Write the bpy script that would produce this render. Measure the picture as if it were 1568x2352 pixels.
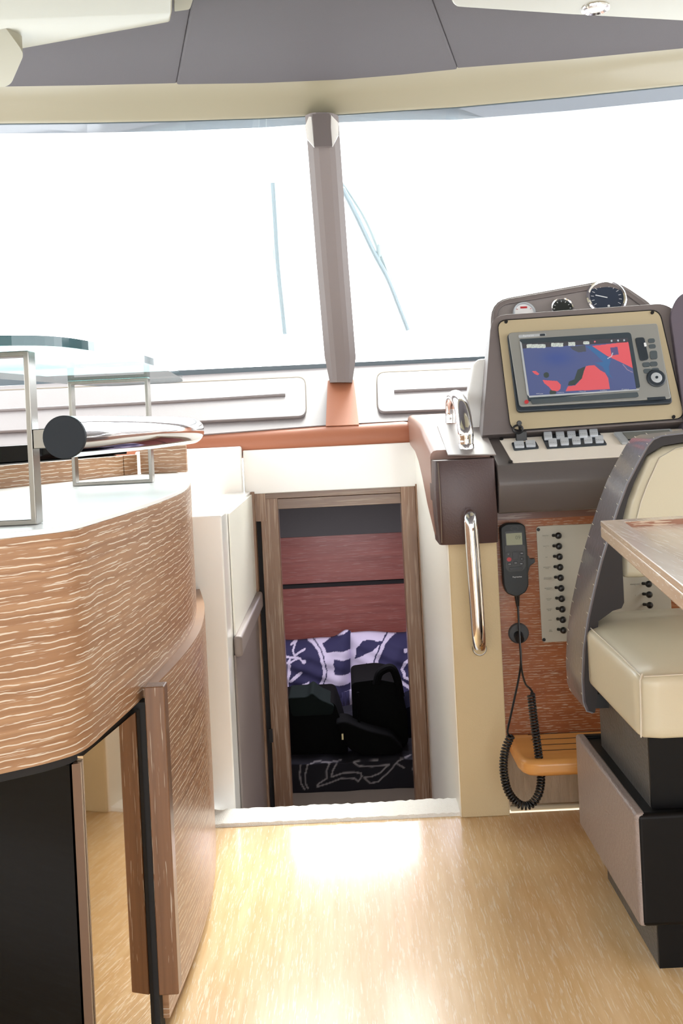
import bpy, bmesh, math, random
import numpy as np
from mathutils import Vector, Matrix

for o in list(bpy.data.objects):
    bpy.data.objects.remove(o)
SC = bpy.context.scene
COL = SC.collection
random.seed(4)

# ------------------------------------------------------------------ camera
EYE = 0.87                      # metres above the saloon floor
F = 2287.0                      # focal length in photo pixels
CX, CY = 784.0, 960.0           # where the straight-ahead ray meets the picture
RR = math.radians(2.8)
CR, SR = math.cos(RR), math.sin(RR)
cam_d = bpy.data.cameras.new('camera')
cam_d.sensor_fit = 'VERTICAL'
cam_d.sensor_height = 36.0
cam_d.lens = 36.0 * F / 2352.0
cam_d.shift_y = -(1176 - CY) / 2352.0
cam_d.clip_start = 0.02
cam = bpy.data.objects.new('camera', cam_d)
COL.objects.link(cam)
cam.matrix_world = Matrix(((CR, SR, 0, 0), (0, 0, -1, 0), (-SR, CR, 0, EYE), (0, 0, 0, 1)))
SC.camera = cam

# ------------------------------------------------------------------ light
world = bpy.data.worlds.new('overcast_sky')
SC.world = world
world.use_nodes = True
bgn = world.node_tree.nodes['Background']
bgn.inputs[0].default_value = (0.95, 0.975, 1.0, 1)
bgn.inputs[1].default_value = 6.2

def lamp_area(name, loc, rot, sx, sy, power, col):
    d = bpy.data.lights.new(name, 'AREA')
    d.shape = 'RECTANGLE'; d.size = sx; d.size_y = sy
    d.energy = power; d.color = col
    o = bpy.data.objects.new(name, d); COL.objects.link(o)
    o.location = loc; o.rotation_euler = rot
    return o

sun_d = bpy.data.lights.new('sun', 'SUN')
sun_d.energy = 9.0
sun_d.angle = math.radians(22)
sun_d.color = (1.0, 0.97, 0.9)
sun = bpy.data.objects.new('sun', sun_d); COL.objects.link(sun)
SUN_DIR = Vector((-0.2, -0.85, -1.0))       # direction the light travels
sun.rotation_euler = SUN_DIR.to_track_quat('-Z', 'Y').to_euler()
# added, unseen area light that brightens the sleeping cabin below deck
lamp_area('cabin_fill_light', (0.0, 3.55, 0.625), (0, 0, 0), 0.5, 0.25, 10.0, (0.92, 0.86, 1.0))

vs = SC.view_settings
vs.view_transform = 'Standard'
vs.look = 'None'
vs.exposure = 0.0
vs.gamma = 1.0
vs.use_curve_mapping = False

# ------------------------------------------------------------------ pixel rays (photo frame 1568 x 2352) -> points in metres
def ray(px, py):
    u = (px - CX) / F; v = -(py - CY) / F
    return u * CR + v * SR, -u * SR + v * CR
def P(px, py, Y):
    a, b = ray(px, py); return Vector((a * Y, Y, EYE + b * Y))
def PZ(px, py, z):
    a, b = ray(px, py); Y = (z - EYE) / b; return Vector((a * Y, Y, z))
def PP(px, py, pl):
    a, b = ray(px, py); d = Vector((a, 1, b)); p0, n = pl
    t = (p0 - Vector((0, 0, EYE))).dot(n) / d.dot(n)
    return Vector((0, 0, EYE)) + d * t

# ------------------------------------------------------------------ materials
def lin(c):
    return tuple(((x / 255) / 12.92 if x / 255 <= 0.04045 else ((x / 255 + 0.055) / 1.055) ** 2.4) for x in c) + (1,)
MATS = {}
def base_mat(name):
    m = bpy.data.materials.new(name); m.use_nodes = True
    MATS[name] = m
    nt = m.node_tree
    return m, nt, nt.nodes['Principled BSDF']
def add(nt, t, **kw):
    n = nt.nodes.new(t)
    for k, v in kw.items(): setattr(n, k, v)
    return n
def mat(name, col, rough=0.5, metal=0.0, coat=0.0, bump=0.0, bscale=200.0, emit=None, estr=1.0, spec=0.5, var=0.0, stretch=(1, 1, 1)):
    if name in MATS: return MATS[name]
    m, nt, b = base_mat(name)
    c = lin(col)
    b.inputs['Base Color'].default_value = c
    b.inputs['Roughness'].default_value = rough
    b.inputs['Metallic'].default_value = metal
    b.inputs['Coat Weight'].default_value = coat
    b.inputs['Coat Roughness'].default_value = 0.08
    b.inputs['Specular IOR Level'].default_value = spec
    if emit is not None:
        b.inputs['Emission Color'].default_value = lin(emit); b.inputs['Emission Strength'].default_value = estr
    tc = add(nt, 'ShaderNodeTexCoord'); mp = add(nt, 'ShaderNodeMapping')
    mp.inputs['Scale'].default_value = stretch
    nt.links.new(tc.outputs['Object'], mp.inputs[0])
    nz = add(nt, 'ShaderNodeTexNoise'); nz.inputs['Scale'].default_value = bscale; nz.inputs['Detail'].default_value = 3
    nt.links.new(mp.outputs[0], nz.inputs['Vector'])
    if bump:
        bp = add(nt, 'ShaderNodeBump'); bp.inputs['Strength'].default_value = bump; bp.inputs['Distance'].default_value = 0.002
        nt.links.new(nz.outputs['Fac'], bp.inputs['Height']); nt.links.new(bp.outputs[0], b.inputs['Normal'])
    if var:
        mx = add(nt, 'ShaderNodeMix', data_type='RGBA')
        mx.inputs['A'].default_value = tuple(x * (1 - var) for x in c[:3]) + (1,)
        mx.inputs['B'].default_value = tuple(min(1, x * (1 + var)) for x in c[:3]) + (1,)
        n2 = add(nt, 'ShaderNodeTexNoise'); n2.inputs['Scale'].default_value = bscale * 0.4; n2.inputs['Detail'].default_value = 5
        nt.links.new(mp.outputs[0], n2.inputs['Vector'])
        nt.links.new(n2.outputs['Fac'], mx.inputs['Factor']); nt.links.new(mx.outputs['Result'], b.inputs['Base Color'])
    return m
def oak(name, dark, light, streak, sc, rough=0.35, thr=0.60, coat=0.15, width=0.03, amount=0.85, ring=None, brk=0.42, rw=0.85):
    """limed oak: brown ground, pale filled pores that run as short dashes along the grain; sc = texture scale per axis (small = along the grain)"""
    m, nt, b = base_mat(name)
    tc = add(nt, 'ShaderNodeTexCoord')
    # gentle waviness
    wz = add(nt, 'ShaderNodeTexNoise'); wz.inputs['Scale'].default_value = 9.0; wz.inputs['Detail'].default_value = 2
    nt.links.new(tc.outputs['Object'], wz.inputs['Vector'])
    mad = add(nt, 'ShaderNodeVectorMath', operation='MULTIPLY_ADD')
    mad.inputs[1].default_value = (0.005, 0.005, 0.005)
    nt.links.new(wz.outputs['Color'], mad.inputs[0]); nt.links.new(tc.outputs['Object'], mad.inputs[2])
    mp = add(nt, 'ShaderNodeMapping'); mp.inputs['Scale'].default_value = sc
    nt.links.new(mad.outputs[0], mp.inputs[0])
    n1 = add(nt, 'ShaderNodeTexNoise'); n1.inputs['Scale'].default_value = 1.0; n1.inputs['Detail'].default_value = 2.5; n1.inputs['Roughness'].default_value = 0.6
    nt.links.new(mp.outputs[0], n1.inputs['Vector'])
    rp = add(nt, 'ShaderNodeValToRGB')
    rp.color_ramp.elements[0].position = thr; rp.color_ramp.elements[0].color = (0, 0, 0, 1)
    rp.color_ramp.elements[1].position = thr + width; rp.color_ramp.elements[1].color = (amount, amount, amount, 1)
    nt.links.new(n1.outputs['Fac'], rp.inputs[0])
    streak_out = rp.outputs[0]
    if ring:
        axis, period = ring
        wv = add(nt, 'ShaderNodeTexWave', wave_type='BANDS', bands_direction=axis, wave_profile='SIN')
        wv.inputs['Scale'].default_value = 0.314 / period
        wv.inputs['Distortion'].default_value = 3.4; wv.inputs['Detail'].default_value = 3.0; wv.inputs['Detail Scale'].default_value = 0.6
        nt.links.new(tc.outputs['Object'], wv.inputs['Vector'])
        rw_ = add(nt, 'ShaderNodeMapRange', interpolation_type='SMOOTHSTEP')
        rw_.inputs['From Min'].default_value = rw; rw_.inputs['From Max'].default_value = min(0.995, rw + 0.14)
        nt.links.new(wv.outputs['Fac'], rw_.inputs['Value'])
        nb = add(nt, 'ShaderNodeTexNoise'); nb.inputs['Scale'].default_value = 1.0; nb.inputs['Detail'].default_value = 3
        mpb = add(nt, 'ShaderNodeMapping'); mpb.inputs['Scale'].default_value = tuple(x * (0.6 if x > 100 else 2.2) for x in sc)
        nt.links.new(tc.outputs['Object'], mpb.inputs[0]); nt.links.new(mpb.outputs[0], nb.inputs['Vector'])
        rb_ = add(nt, 'ShaderNodeMapRange', interpolation_type='SMOOTHSTEP')
        rb_.inputs['From Min'].default_value = brk; rb_.inputs['From Max'].default_value = brk + 0.08
        nt.links.new(nb.outputs['Fac'], rb_.inputs['Value'])
        m1 = add(nt, 'ShaderNodeMath', operation='MULTIPLY'); nt.links.new(rw_.outputs[0], m1.inputs[0]); nt.links.new(rb_.outputs[0], m1.inputs[1])
        m2 = add(nt, 'ShaderNodeMath', operation='MULTIPLY'); nt.links.new(m1.outputs[0], m2.inputs[0]); m2.inputs[1].default_value = amount
        m3 = add(nt, 'ShaderNodeMath', operation='MAXIMUM'); nt.links.new(m2.outputs[0], m3.inputs[0]); nt.links.new(rp.outputs[0], m3.inputs[1])
        streak_out = m3.outputs[0]
    mp2 = add(nt, 'ShaderNodeMapping'); mp2.inputs['Scale'].default_value = tuple(x * 0.22 for x in sc)
    nt.links.new(mad.outputs[0], mp2.inputs[0])
    n2 = add(nt, 'ShaderNodeTexNoise'); n2.inputs['Scale'].default_value = 1.0; n2.inputs['Detail'].default_value = 4
    nt.links.new(mp2.outputs[0], n2.inputs['Vector'])
    r2 = add(nt, 'ShaderNodeValToRGB')
    r2.color_ramp.elements[0].position = 0.3; r2.color_ramp.elements[0].color = lin(dark)
    r2.color_ramp.elements[1].position = 0.7; r2.color_ramp.elements[1].color = lin(light)
    nt.links.new(n2.outputs['Fac'], r2.inputs[0])
    mx = add(nt, 'ShaderNodeMix', data_type='RGBA')
    nt.links.new(streak_out, mx.inputs['Factor']); nt.links.new(r2.outputs[0], mx.inputs['A'])
    mx.inputs['B'].default_value = lin(streak)
    nt.links.new(mx.outputs['Result'], b.inputs['Base Color'])
    b.inputs['Roughness'].default_value = rough
    b.inputs['Coat Weight'].default_value = coat; b.inputs['Coat Roughness'].default_value = 0.15
    bp = add(nt, 'ShaderNodeBump'); bp.inputs['Strength'].default_value = 0.25; bp.inputs['Distance'].default_value = 0.0008
    nt.links.new(streak_out, bp.inputs['Height']); nt.links.new(bp.outputs[0], b.inputs['Normal'])
    return m
def paint_mat(name, rough=0.6, emission=0.0, bump=0.0):
    m, nt, b = base_mat(name)
    vc = add(nt, 'ShaderNodeVertexColor'); vc.layer_name = 'Col'
    nt.links.new(vc.outputs['Color'], b.inputs['Base Color'])
    b.inputs['Roughness'].default_value = rough
    if emission:
        nt.links.new(vc.outputs['Color'], b.inputs['Emission Color']); b.inputs['Emission Strength'].default_value = emission
    return m
def glass_mat(name, tint, rough=0.0, refl=1.0):
    """thin clear pane: passes light straight on, mirrors more towards grazing"""
    m, nt, b = base_mat(name)
    nt.nodes.remove(b)
    out = nt.nodes['Material Output']
    tr = add(nt, 'ShaderNodeBsdfTransparent'); tr.inputs[0].default_value = tint + (1,)
    gl = add(nt, 'ShaderNodeBsdfGlossy'); gl.inputs['Roughness'].default_value = rough
    fr = add(nt, 'ShaderNodeFresnel'); fr.inputs[0].default_value = 1.45
    mul = add(nt, 'ShaderNodeMath', operation='MULTIPLY'); mul.inputs[1].default_value = refl
    nt.links.new(fr.outputs[0], mul.inputs[0])
    mx = add(nt, 'ShaderNodeMixShader')
    nt.links.new(mul.outputs[0], mx.inputs[0]); nt.links.new(tr.outputs[0], mx.inputs[1]); nt.links.new(gl.outputs[0], mx.inputs[2])
    nt.links.new(mx.outputs[0], out.inputs[0])
    return m

WALNUT = ((138, 97, 66), (172, 132, 98), (224, 212, 194))
M_oak_h = oak('limed_oak_around', *WALNUT, (13, 13, 520), thr=0.64, width=0.04, ring=('Z', 0.0085), amount=0.8)
M_oak_h2 = oak('limed_oak_across', (138, 78, 46), (158, 96, 58), (200, 180, 156), (26, 40, 520), thr=0.63, width=0.04, ring=('Z', 0.0055), amount=0.75, brk=0.47)
M_oak_v = oak('limed_oak_upright', (106, 72, 48), (130, 92, 64), (196, 182, 164), (420, 420, 12), thr=0.64)
M_oak_vd = oak('limed_oak_upright_dark', (70, 48, 40), (88, 62, 52), (150, 138, 128), (190, 190, 7), thr=0.62)
M_oak_door = oak('door_frame_oak', (130, 96, 70), (152, 116, 88), (184, 158, 134), (160, 160, 6), thr=0.53, width=0.1, amount=0.7)
M_oak_lint = oak('door_lintel_oak', (112, 84, 64), (134, 104, 80), (158, 138, 116), (6, 120, 160), thr=0.53, width=0.1, amount=0.7)
M_redwood = oak('headboard_wood', (138, 78, 70), (162, 96, 86), (180, 138, 130), (14, 60, 330), thr=0.56, width=0.1, amount=0.5)
M_floor = oak('floor_oak', (216, 178, 124), (230, 198, 150), (242, 228, 204), (420, 26, 60), rough=0.3, thr=0.57, width=0.05, amount=0.6, coat=0.8)
M_table = oak('table_oak', (192, 166, 140), (204, 178, 152), (228, 214, 196), (330, 14, 420), thr=0.6, amount=0.6, rough=0.25, coat=0.5)
M_rimshade = oak('rim_shade_oak', (134, 84, 58), (158, 104, 74), (210, 186, 160), (8, 100, 190), thr=0.58, rough=0.3)  # browner oak that paints the shade inside the table rim
M_teak = oak('teak', (214, 148, 76), (228, 168, 96), (236, 190, 130), (6, 70, 160), thr=0.6, width=0.08, amount=0.5, rough=0.35)
M_chrome = mat('polished_steel', (236, 236, 238), 0.06, 1.0)
M_steel = mat('satin_steel', (138, 135, 130), 0.22, 1.0)
M_black = mat('black_plastic', (22, 22, 24), 0.35)
M_gloss = mat('black_gloss_glass', (5, 5, 6), 0.03, spec=0.2)
M_mirror = mat('dark_mirror_glass', (205, 190, 170), 0.03, 1.0)
M_white = mat('white_gelcoat', (252, 251, 247), 0.22, coat=0.4)
M_counter = mat('white_stone_counter', (250, 250, 249), 0.3, coat=0.15)
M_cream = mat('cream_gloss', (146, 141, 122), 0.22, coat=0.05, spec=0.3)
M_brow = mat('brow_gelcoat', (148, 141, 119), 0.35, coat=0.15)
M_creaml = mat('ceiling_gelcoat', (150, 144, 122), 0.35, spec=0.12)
M_creamv = mat('cream_vinyl', (208, 188, 148), 0.55, bump=0.35, bscale=420)
M_creamw = mat('cream_paint', (250, 248, 238), 0.4)
M_taupe = mat('taupe_moulding', (112, 103, 101), 0.5, bump=0.12, bscale=500)
M_taupel = mat('pale_taupe_leather', (136, 128, 128), 0.45, bump=0.12, bscale=400)
M_taupem = mat('mauve_taupe_vinyl', (140, 128, 124), 0.5, bump=0.12, bscale=400)
M_head = mat('headliner_leather', (84, 80, 84), 0.75, bump=0.25, bscale=600)
M_brown = mat('dark_brown_leather', (72, 52, 50), 0.4, bump=0.18, bscale=300)
M_tan = mat('orange_brown_leather', (178, 114, 86), 0.5, bump=0.1, bscale=300)
M_mulshade = mat('mullion_shade_brown', (176, 112, 82), 0.6, bump=0.1, bscale=300)  # brown for the mullion's shade painted on the dash
M_shell = mat('croc_dark_leather', (100, 93, 96), 0.28, bump=0.35, bscale=110, coat=0.6)
M_shellf = mat('dark_chair_suede', (44, 40, 41), 0.7)
M_seat = mat('cream_leather', (206, 197, 172), 0.32, bump=0.08, bscale=160)
M_stitch = mat('pale_stitching', (214, 206, 190), 0.6)
M_seam = mat('seam_thread', (120, 108, 92), 0.7)
M_basel = mat('grained_taupe_leather', (148, 134, 128), 0.36, bump=0.7, bscale=260, stretch=(1, 0.4, 1))
M_pedes = mat('grained_grey_leather', (84, 82, 80), 0.4, bump=0.7, bscale=180)
M_baseb = mat('black_leather', (9, 8, 9), 0.45, spec=0.2)
M_carpet = mat('pale_carpet', (250, 248, 242), 0.95, bump=1.0, bscale=420, var=0.06)
M_rib = mat('ribbed_carpet', (168, 148, 124), 0.95, bump=0.9, bscale=30, var=0.3, stretch=(9, 9, 1.4))
M_beige = mat('beige_panel', (176, 161, 132), 0.4)
M_beigel = mat('pale_switch_plate', (250, 240, 226), 0.3)
M_plate = mat('grey_beige_plate', (180, 176, 163), 0.45)
M_grey = mat('plotter_silver', (150, 150, 146), 0.38, metal=0.35)
M_dgrey = mat('plotter_dark_edge', (38, 46, 54), 0.4)
M_btn = mat('plotter_button', (72, 80, 84), 0.4)
M_rubber = mat('handset_rubber', (30, 34, 36), 0.5)
M_hgrey = mat('handset_grey', (62, 63, 64), 0.5)
M_lcd = mat('lcd_green', (138, 140, 112), 0.3)
M_lcdt = mat('lcd_digits', (96, 98, 78), 0.5)
M_red = mat('red_button', (176, 52, 56), 0.4)
M_print = mat('grey_print', (128, 124, 114), 0.7)
M_wprint = mat('white_print', (216, 218, 220), 0.6)
M_rocker = mat('rocker_grey', (196, 200, 206), 0.4)
M_silver = mat('silver_plastic', (170, 174, 178), 0.35)
M_lens = mat('grey_lcd', (120, 122, 118), 0.25)
M_seal = mat('window_seal', (92, 104, 112), 0.4)
M_frit = mat('glazed_head_strip', (140, 148, 158), 0.05, coat=0.4)
M_wiper = mat('wiper_bloom_grey', (146, 158, 166), 0.4, metal=0.2)  # bloom that washes the wipers out is put into these pale greys
M_wiperl = mat('wiper_bloom_pale', (178, 190, 194), 0.4)
M_dark = mat('dark_recess', (30, 28, 28), 0.8)
M_dgwall = mat('cabin_dark_lining', (92, 90, 88), 0.8)
M_cab = mat('cabin_lining', (150, 140, 128), 0.8)
M_bed = mat('bed_base_vinyl', (186, 178, 168), 0.7)
M_bag = mat('black_bag_fabric', (7, 8, 8), 0.8, spec=0.1, bump=0.3, bscale=120)
M_bagg = mat('dark_green_bag_cloth', (22, 30, 28), 0.8, spec=0.1, bump=0.3, bscale=120)
M_bagn = mat('navy_jacket_cloth', (16, 18, 32), 0.8, spec=0.1, bump=0.3, bscale=60)
M_brass = mat('zip_pull', (226, 214, 160), 0.3, metal=0.6)
M_dial = mat('gauge_dial_blue', (40, 50, 68), 0.4)
M_dialb = mat('gauge_dial_black', (32, 36, 36), 0.4)
M_dialw = mat('gauge_dial_white', (222, 220, 220), 0.4)
M_wing = mat('pod_wing_mauve', (96, 88, 98), 0.4)
M_lampg = mat('downlight_lens', (214, 214, 210), 0.15)
M_glass = glass_mat('windscreen_glass', (0.97, 0.99, 0.99), refl=0.6)
M_shelf = glass_mat('clear_shelf_glass', (0.78, 0.94, 0.93), refl=0.8)
M_shelfe = mat('glass_shelf_edge', (56, 92, 100), 0.1)
M_screen = paint_mat('chart_screen', 0.25, emission=0.04)
M_cloth = paint_mat('printed_cloth', 0.85)

# ------------------------------------------------------------------ mesh helpers
ORG = {}
def link(name, me, m=None, parent=None, smooth=False, bevel=0.0, seg=3, label=None, cat=None, group=None, kind=None, origin=None, angle=35):
    """me has world coordinates: move its origin to the foot of the shape and keep it in place"""
    n = len(me.vertices)
    co = np.empty(n * 3); me.vertices.foreach_get('co', co); co = co.reshape(-1, 3)
    if origin is None:
        lo, hi = co.min(0), co.max(0)
        origin = Vector(((lo[0] + hi[0]) / 2, (lo[1] + hi[1]) / 2, lo[2]))
    co -= np.array(origin)
    me.vertices.foreach_set('co', co.ravel()); me.update()
    o = bpy.data.objects.new(name, me); COL.objects.link(o)
    if m is not None:
        me.materials.clear(); me.materials.append(m)
    ORG[o.name] = Vector(origin)
    if parent is not None:
        o.parent = parent; o.location = Vector(origin) - ORG[parent.name]
    else:
        o.location = origin
    if smooth:
        me.polygons.foreach_set('use_smooth', [True] * len(me.polygons))
        try: me.set_sharp_from_angle(angle=math.radians(angle))
        except Exception: pass
    if bevel:
        b = o.modifiers.new('bevel', 'BEVEL'); b.width = bevel; b.segments = seg; b.limit_method = 'ANGLE'; b.angle_limit = math.radians(40)
        me.polygons.foreach_set('use_smooth', [True] * len(me.polygons)); b.harden_normals = True
    tag(o, label, cat, group, kind)
    return o
def tag(o, label=None, cat=None, group=None, kind=None):
    if label: o['label'] = label
    if cat: o['category'] = cat
    if group: o['group'] = group
    if kind: o['kind'] = kind
    return o
def thing(name, loc, label, cat, group=None, kind=None):
    o = bpy.data.objects.new(name, None); COL.objects.link(o)
    o.empty_display_size = 0.05
    o.location = loc; ORG[o.name] = Vector(loc)
    return tag(o, label, cat, group, kind)
def MB():
    return [[], []]
def mb_add(mb, vs, fs):
    k = len(mb[0]); mb[0] += [tuple(v) for v in vs]; mb[1] += [tuple(i + k for i in f) for f in fs]
    return mb
def mb_box(mb, x0, x1, y0, y1, z0, z1):
    v = [(x, y, z) for z in (z0, z1) for y in (y0, y1) for x in (x0, x1)]
    return mb_add(mb, v, [(0, 2, 3, 1), (4, 5, 7, 6), (0, 1, 5, 4), (2, 6, 7, 3), (0, 4, 6, 2), (1, 3, 7, 5)])
def mb_prism(mb, pts, ext):
    n = len(pts); ext = Vector(ext); pts = [Vector(p) for p in pts]
    v = pts + [p + ext for p in pts]
    f = [tuple(range(n)), tuple(range(2 * n - 1, n - 1, -1))] + [(i, i + n, (i + 1) % n + n, (i + 1) % n) for i in range(n)]
    return mb_add(mb, v, f)
def mb_loft(mb, rings, closed=True, caps=True):
    n = len(rings[0]); v = [p for r in rings for p in r]; f = []
    for i in range(len(rings) - 1):
        for j in range(n if closed else n - 1):
            a = i * n + j; b = i * n + (j + 1) % n
            f.append((a, b, b + n, a + n))
    if caps and closed:
        f.append(tuple(range(n - 1, -1, -1))); k = (len(rings) - 1) * n; f.append(tuple(range(k, k + n)))
    return mb_add(mb, v, f)
def frames(path, closed=False):
    T = []
    n = len(path)
    for i in range(n):
        a = path[(i - 1) % n] if (closed or i > 0) else path[0]
        b = path[(i + 1) % n] if (closed or i < n - 1) else path[-1]
        T.append((b - a).normalized())
    up = Vector((0, 0, 1)) if abs(T[0].z) < 0.9 else Vector((0, 1, 0))
    N = (up - T[0] * up.dot(T[0])).normalized(); out = []
    for t in T:
        N = (N - t * N.dot(t)).normalized(); out.append((t, N, t.cross(N)))
    return out
def mb_tube(mb, path, r, n=12, ry=None):
    path = [Vector(p) for p in path]; fr = frames(path)
    rs = r if isinstance(r, (list, tuple)) else [r] * len(path)
    rings = []
    for p, (t, a, b), q in zip(path, fr, rs):
        rings.append([p + a * (q * math.cos(k * 2 * math.pi / n)) + b * ((ry or q) * math.sin(k * 2 * math.pi / n)) for k in range(n)])
    return mb_loft(mb, rings)
def mb_lathe(mb, prof, c, axis, n=24):
    """prof = [(radius, height)]"""
    c = Vector(c); axis = Vector(axis).normalized()
    t = Vector((0, 0, 1)) if abs(axis.z) < 0.9 else Vector((1, 0, 0))
    a = axis.cross(t).normalized(); b = axis.cross(a)
    rings = [[c + axis * h + a * (max(r, 1e-5) * math.cos(k * 2 * math.pi / n)) + b * (max(r, 1e-5) * math.sin(k * 2 * math.pi / n)) for k in range(n)] for r, h in prof]
    return mb_loft(mb, rings)
def build(name, mb, m, parent=None, **kw):
    me = bpy.data.meshes.new(name); me.from_pydata([tuple(v) for v in mb[0]], [], mb[1])
    bm = bmesh.new(); bm.from_mesh(me); bmesh.ops.recalc_face_normals(bm, faces=bm.faces[:])
    bm.to_mesh(me); bm.free()
    return link(name, me, m, parent, **kw)
def box(name, x0, x1, y0, y1, z0, z1, m, parent=None, bevel=0.0, **kw):
    return build(name, mb_box(MB(), x0, x1, y0, y1, z0, z1), m, parent, bevel=bevel, **kw)
def spline(pts, k=8, closed=False):
    pts = [Vector(p) for p in pts]; n = len(pts); out = []
    rng = n if closed else n - 1
    for i in range(rng):
        if closed: p0, p1, p2, p3 = (pts[(i + j) % n] for j in (-1, 0, 1, 2))
        else:
            p1, p2 = pts[i], pts[i + 1]
            p0 = pts[i - 1] if i else p1 + (p1 - p2); p3 = pts[i + 2] if i < n - 2 else p2 + (p2 - p1)
        for s in range(k):
            t = s / k
            out.append(0.5 * ((2 * p1) + (p2 - p0) * t + (2 * p0 - 5 * p1 + 4 * p2 - p3) * t * t + (3 * p1 - 3 * p2 + p3 - p0) * t ** 3))
    if not closed: out.append(pts[-1])
    return out
def rrect(c, rad, k=5):
    """round the corners of a pixel polygon; rad in pixels (number or list)"""
    n = len(c); out = []
    for i in range(n):
        p = Vector(c[i]); a = Vector(c[i - 1]); b = Vector(c[(i + 1) % n])
        r = rad[i] if isinstance(rad, (list, tuple)) else rad
        if r <= 0: out.append(tuple(p)); continue
        u = (a - p); w = (b - p)
        r1 = min(r, u.length * 0.49, w.length * 0.49)
        s = p + u.normalized() * r1; e = p + w.normalized() * r1
        for j in range(k + 1):
            t = j / k
            out.append(tuple(s * (1 - t) ** 2 + p * 2 * t * (1 - t) + e * t * t))
    return out
def ell(cx, cy, rx, ry=None, n=24, rot=0.0):
    ry = ry or rx; c, s = math.cos(rot), math.sin(rot)
    return [(cx + rx * math.cos(a) * c - ry * math.sin(a) * s, cy + rx * math.cos(a) * s + ry * math.sin(a) * c) for a in [k * 2 * math.pi / n for k in range(n)]]
def plate(name, poly, pl, thick, m, parent=None, off=0.0, bevel=0.0, **kw):
    """a plate whose outline lies in the plane pl; it stands out of the plane by thick, starting off in front"""
    p0, n = pl
    q = (p0 + n * (off + thick), n)         # outline seen on its front face
    pts = [PP(x, y, q) for x, y in poly]
    return build(name, mb_prism(MB(), pts, n * (-thick)), m, parent, bevel=bevel, **kw)
def ring_plate(name, outer, inner, pl, thick, m, parent=None, off=0.0, bevel=0.0, **kw):
    p0, n = pl; q = (p0 + n * (off + thick), n)
    A = [PP(x, y, q) for x, y in outer]; B = [PP(x, y, q) for x, y in inner]
    A2 = [p - n * thick for p in A]; B2 = [p - n * thick for p in B]
    k = len(A); v = A + B + A2 + B2; f = []
    for i in range(k):
        j = (i + 1) % k
        f += [(i, j, k + j, k + i), (2 * k + i, 3 * k + i, 3 * k + j, 2 * k + j), (i, 2 * k + i, 2 * k + j, j), (k + i, k + j, 3 * k + j, 3 * k + i)]
    return build(name, mb_add(MB(), v, f), m, parent, bevel=bevel, **kw)
def text(name, s, px, py, hpx, pl, m, parent, off=0.001, align='CENTER', sx=1.0, space=0.9):
    p0, n = pl; q = (p0 + n * off, n)
    c = PP(px, py, q)
    up = (Vector((0, 0, 1)) - n * n.z).normalized(); rt = up.cross(n)
    cu = bpy.data.curves.new(name, 'FONT'); cu.body = s; cu.align_x = align; cu.align_y = 'CENTER'
    cu.size = hpx * c.y / F / 0.72; cu.extrude = 0.00015; cu.space_line = space
    cu.resolution_u = 2
    o = bpy.data.objects.new(name, cu); COL.objects.link(o)
    dg = bpy.context.evaluated_depsgraph_get(); dg.update()
    me = bpy.data.meshes.new_from_object(o.evaluated_get(dg))
    bpy.data.objects.remove(o); bpy.data.curves.remove(cu)
    me.name = name
    for v in me.vertices:
        v.co = c + rt * (v.co.x * sx) + up * v.co.y + n * v.co.z
    return link(name, me, m, parent)
def copy_part(src, parent, delta):
    c = src.copy(); COL.objects.link(c); c.parent = parent
    c.location = src.location + delta; ORG[c.name] = ORG[src.name] + delta
    for ch in [x for x in src.children]:
        d = ch.copy(); COL.objects.link(d); d.parent = c; ORG[d.name] = ORG[ch.name] + delta
    return c
def paint_grid(name, fn, nu, nv, colfn, m, parent=None, **kw):
    """fn(u,v)->point on a nu x nv grid; colfn(U,V)->(nv+1, nu+1, 3) sRGB 0-255"""
    vs_ = [fn(i / nu, j / nv) for j in range(nv + 1) for i in range(nu + 1)]
    fs = [(j * (nu + 1) + i, j * (nu + 1) + i + 1, (j + 1) * (nu + 1) + i + 1, (j + 1) * (nu + 1) + i) for j in range(nv) for i in range(nu)]
    me = bpy.data.meshes.new(name); me.from_pydata([tuple(v) for v in vs_], [], fs)
    U, V = np.meshgrid(np.linspace(0, 1, nu + 1), np.linspace(0, 1, nv + 1))
    c = np.asarray(colfn(U, V), dtype=float).reshape(-1, 3) / 255
    c = np.where(c <= 0.04045, c / 12.92, ((c + 0.055) / 1.055) ** 2.4)
    at = me.color_attributes.new('Col', 'FLOAT_COLOR', 'POINT')
    at.data.foreach_set('color', np.hstack([c, np.ones((len(c), 1))]).ravel())
    me.polygons.foreach_set('use_smooth', [True] * len(me.polygons))
    return link(name, me, m, parent, **kw)
def inpoly(X, Y, poly):
    r = np.zeros(X.shape, bool); n = len(poly)
    for i in range(n):
        x1, y1 = poly[i]; x2, y2 = poly[(i + 1) % n]
        if y1 == y2: continue
        c = ((Y < y1) != (Y < y2)) & (X < (x2 - x1) * (Y - y1) / (y2 - y1) + x1)
        r ^= c
    return r
def dline(X, Y, pl):
    d = np.full(X.shape, 1e9)
    for (x1, y1), (x2, y2) in zip(pl[:-1], pl[1:]):
        L = max((x2 - x1) ** 2 + (y2 - y1) ** 2, 1e-9)
        t = np.clip(((X - x1) * (x2 - x1) + (Y - y1) * (y2 - y1)) / L, 0, 1)
        d = np.minimum(d, np.hypot(X - x1 - t * (x2 - x1), Y - y1 - t * (y2 - y1)))
    return d
def vplane(Y): return (Vector((0, Y, 0)), Vector((0, -1, 0)))

# ================================================================== THE SETTING
ZC = 1.83                                     # ceiling height
box('floor', -1.9, 1.9, -2.0, 2.15, -0.04, 0.0, M_floor, kind='structure')
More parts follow.
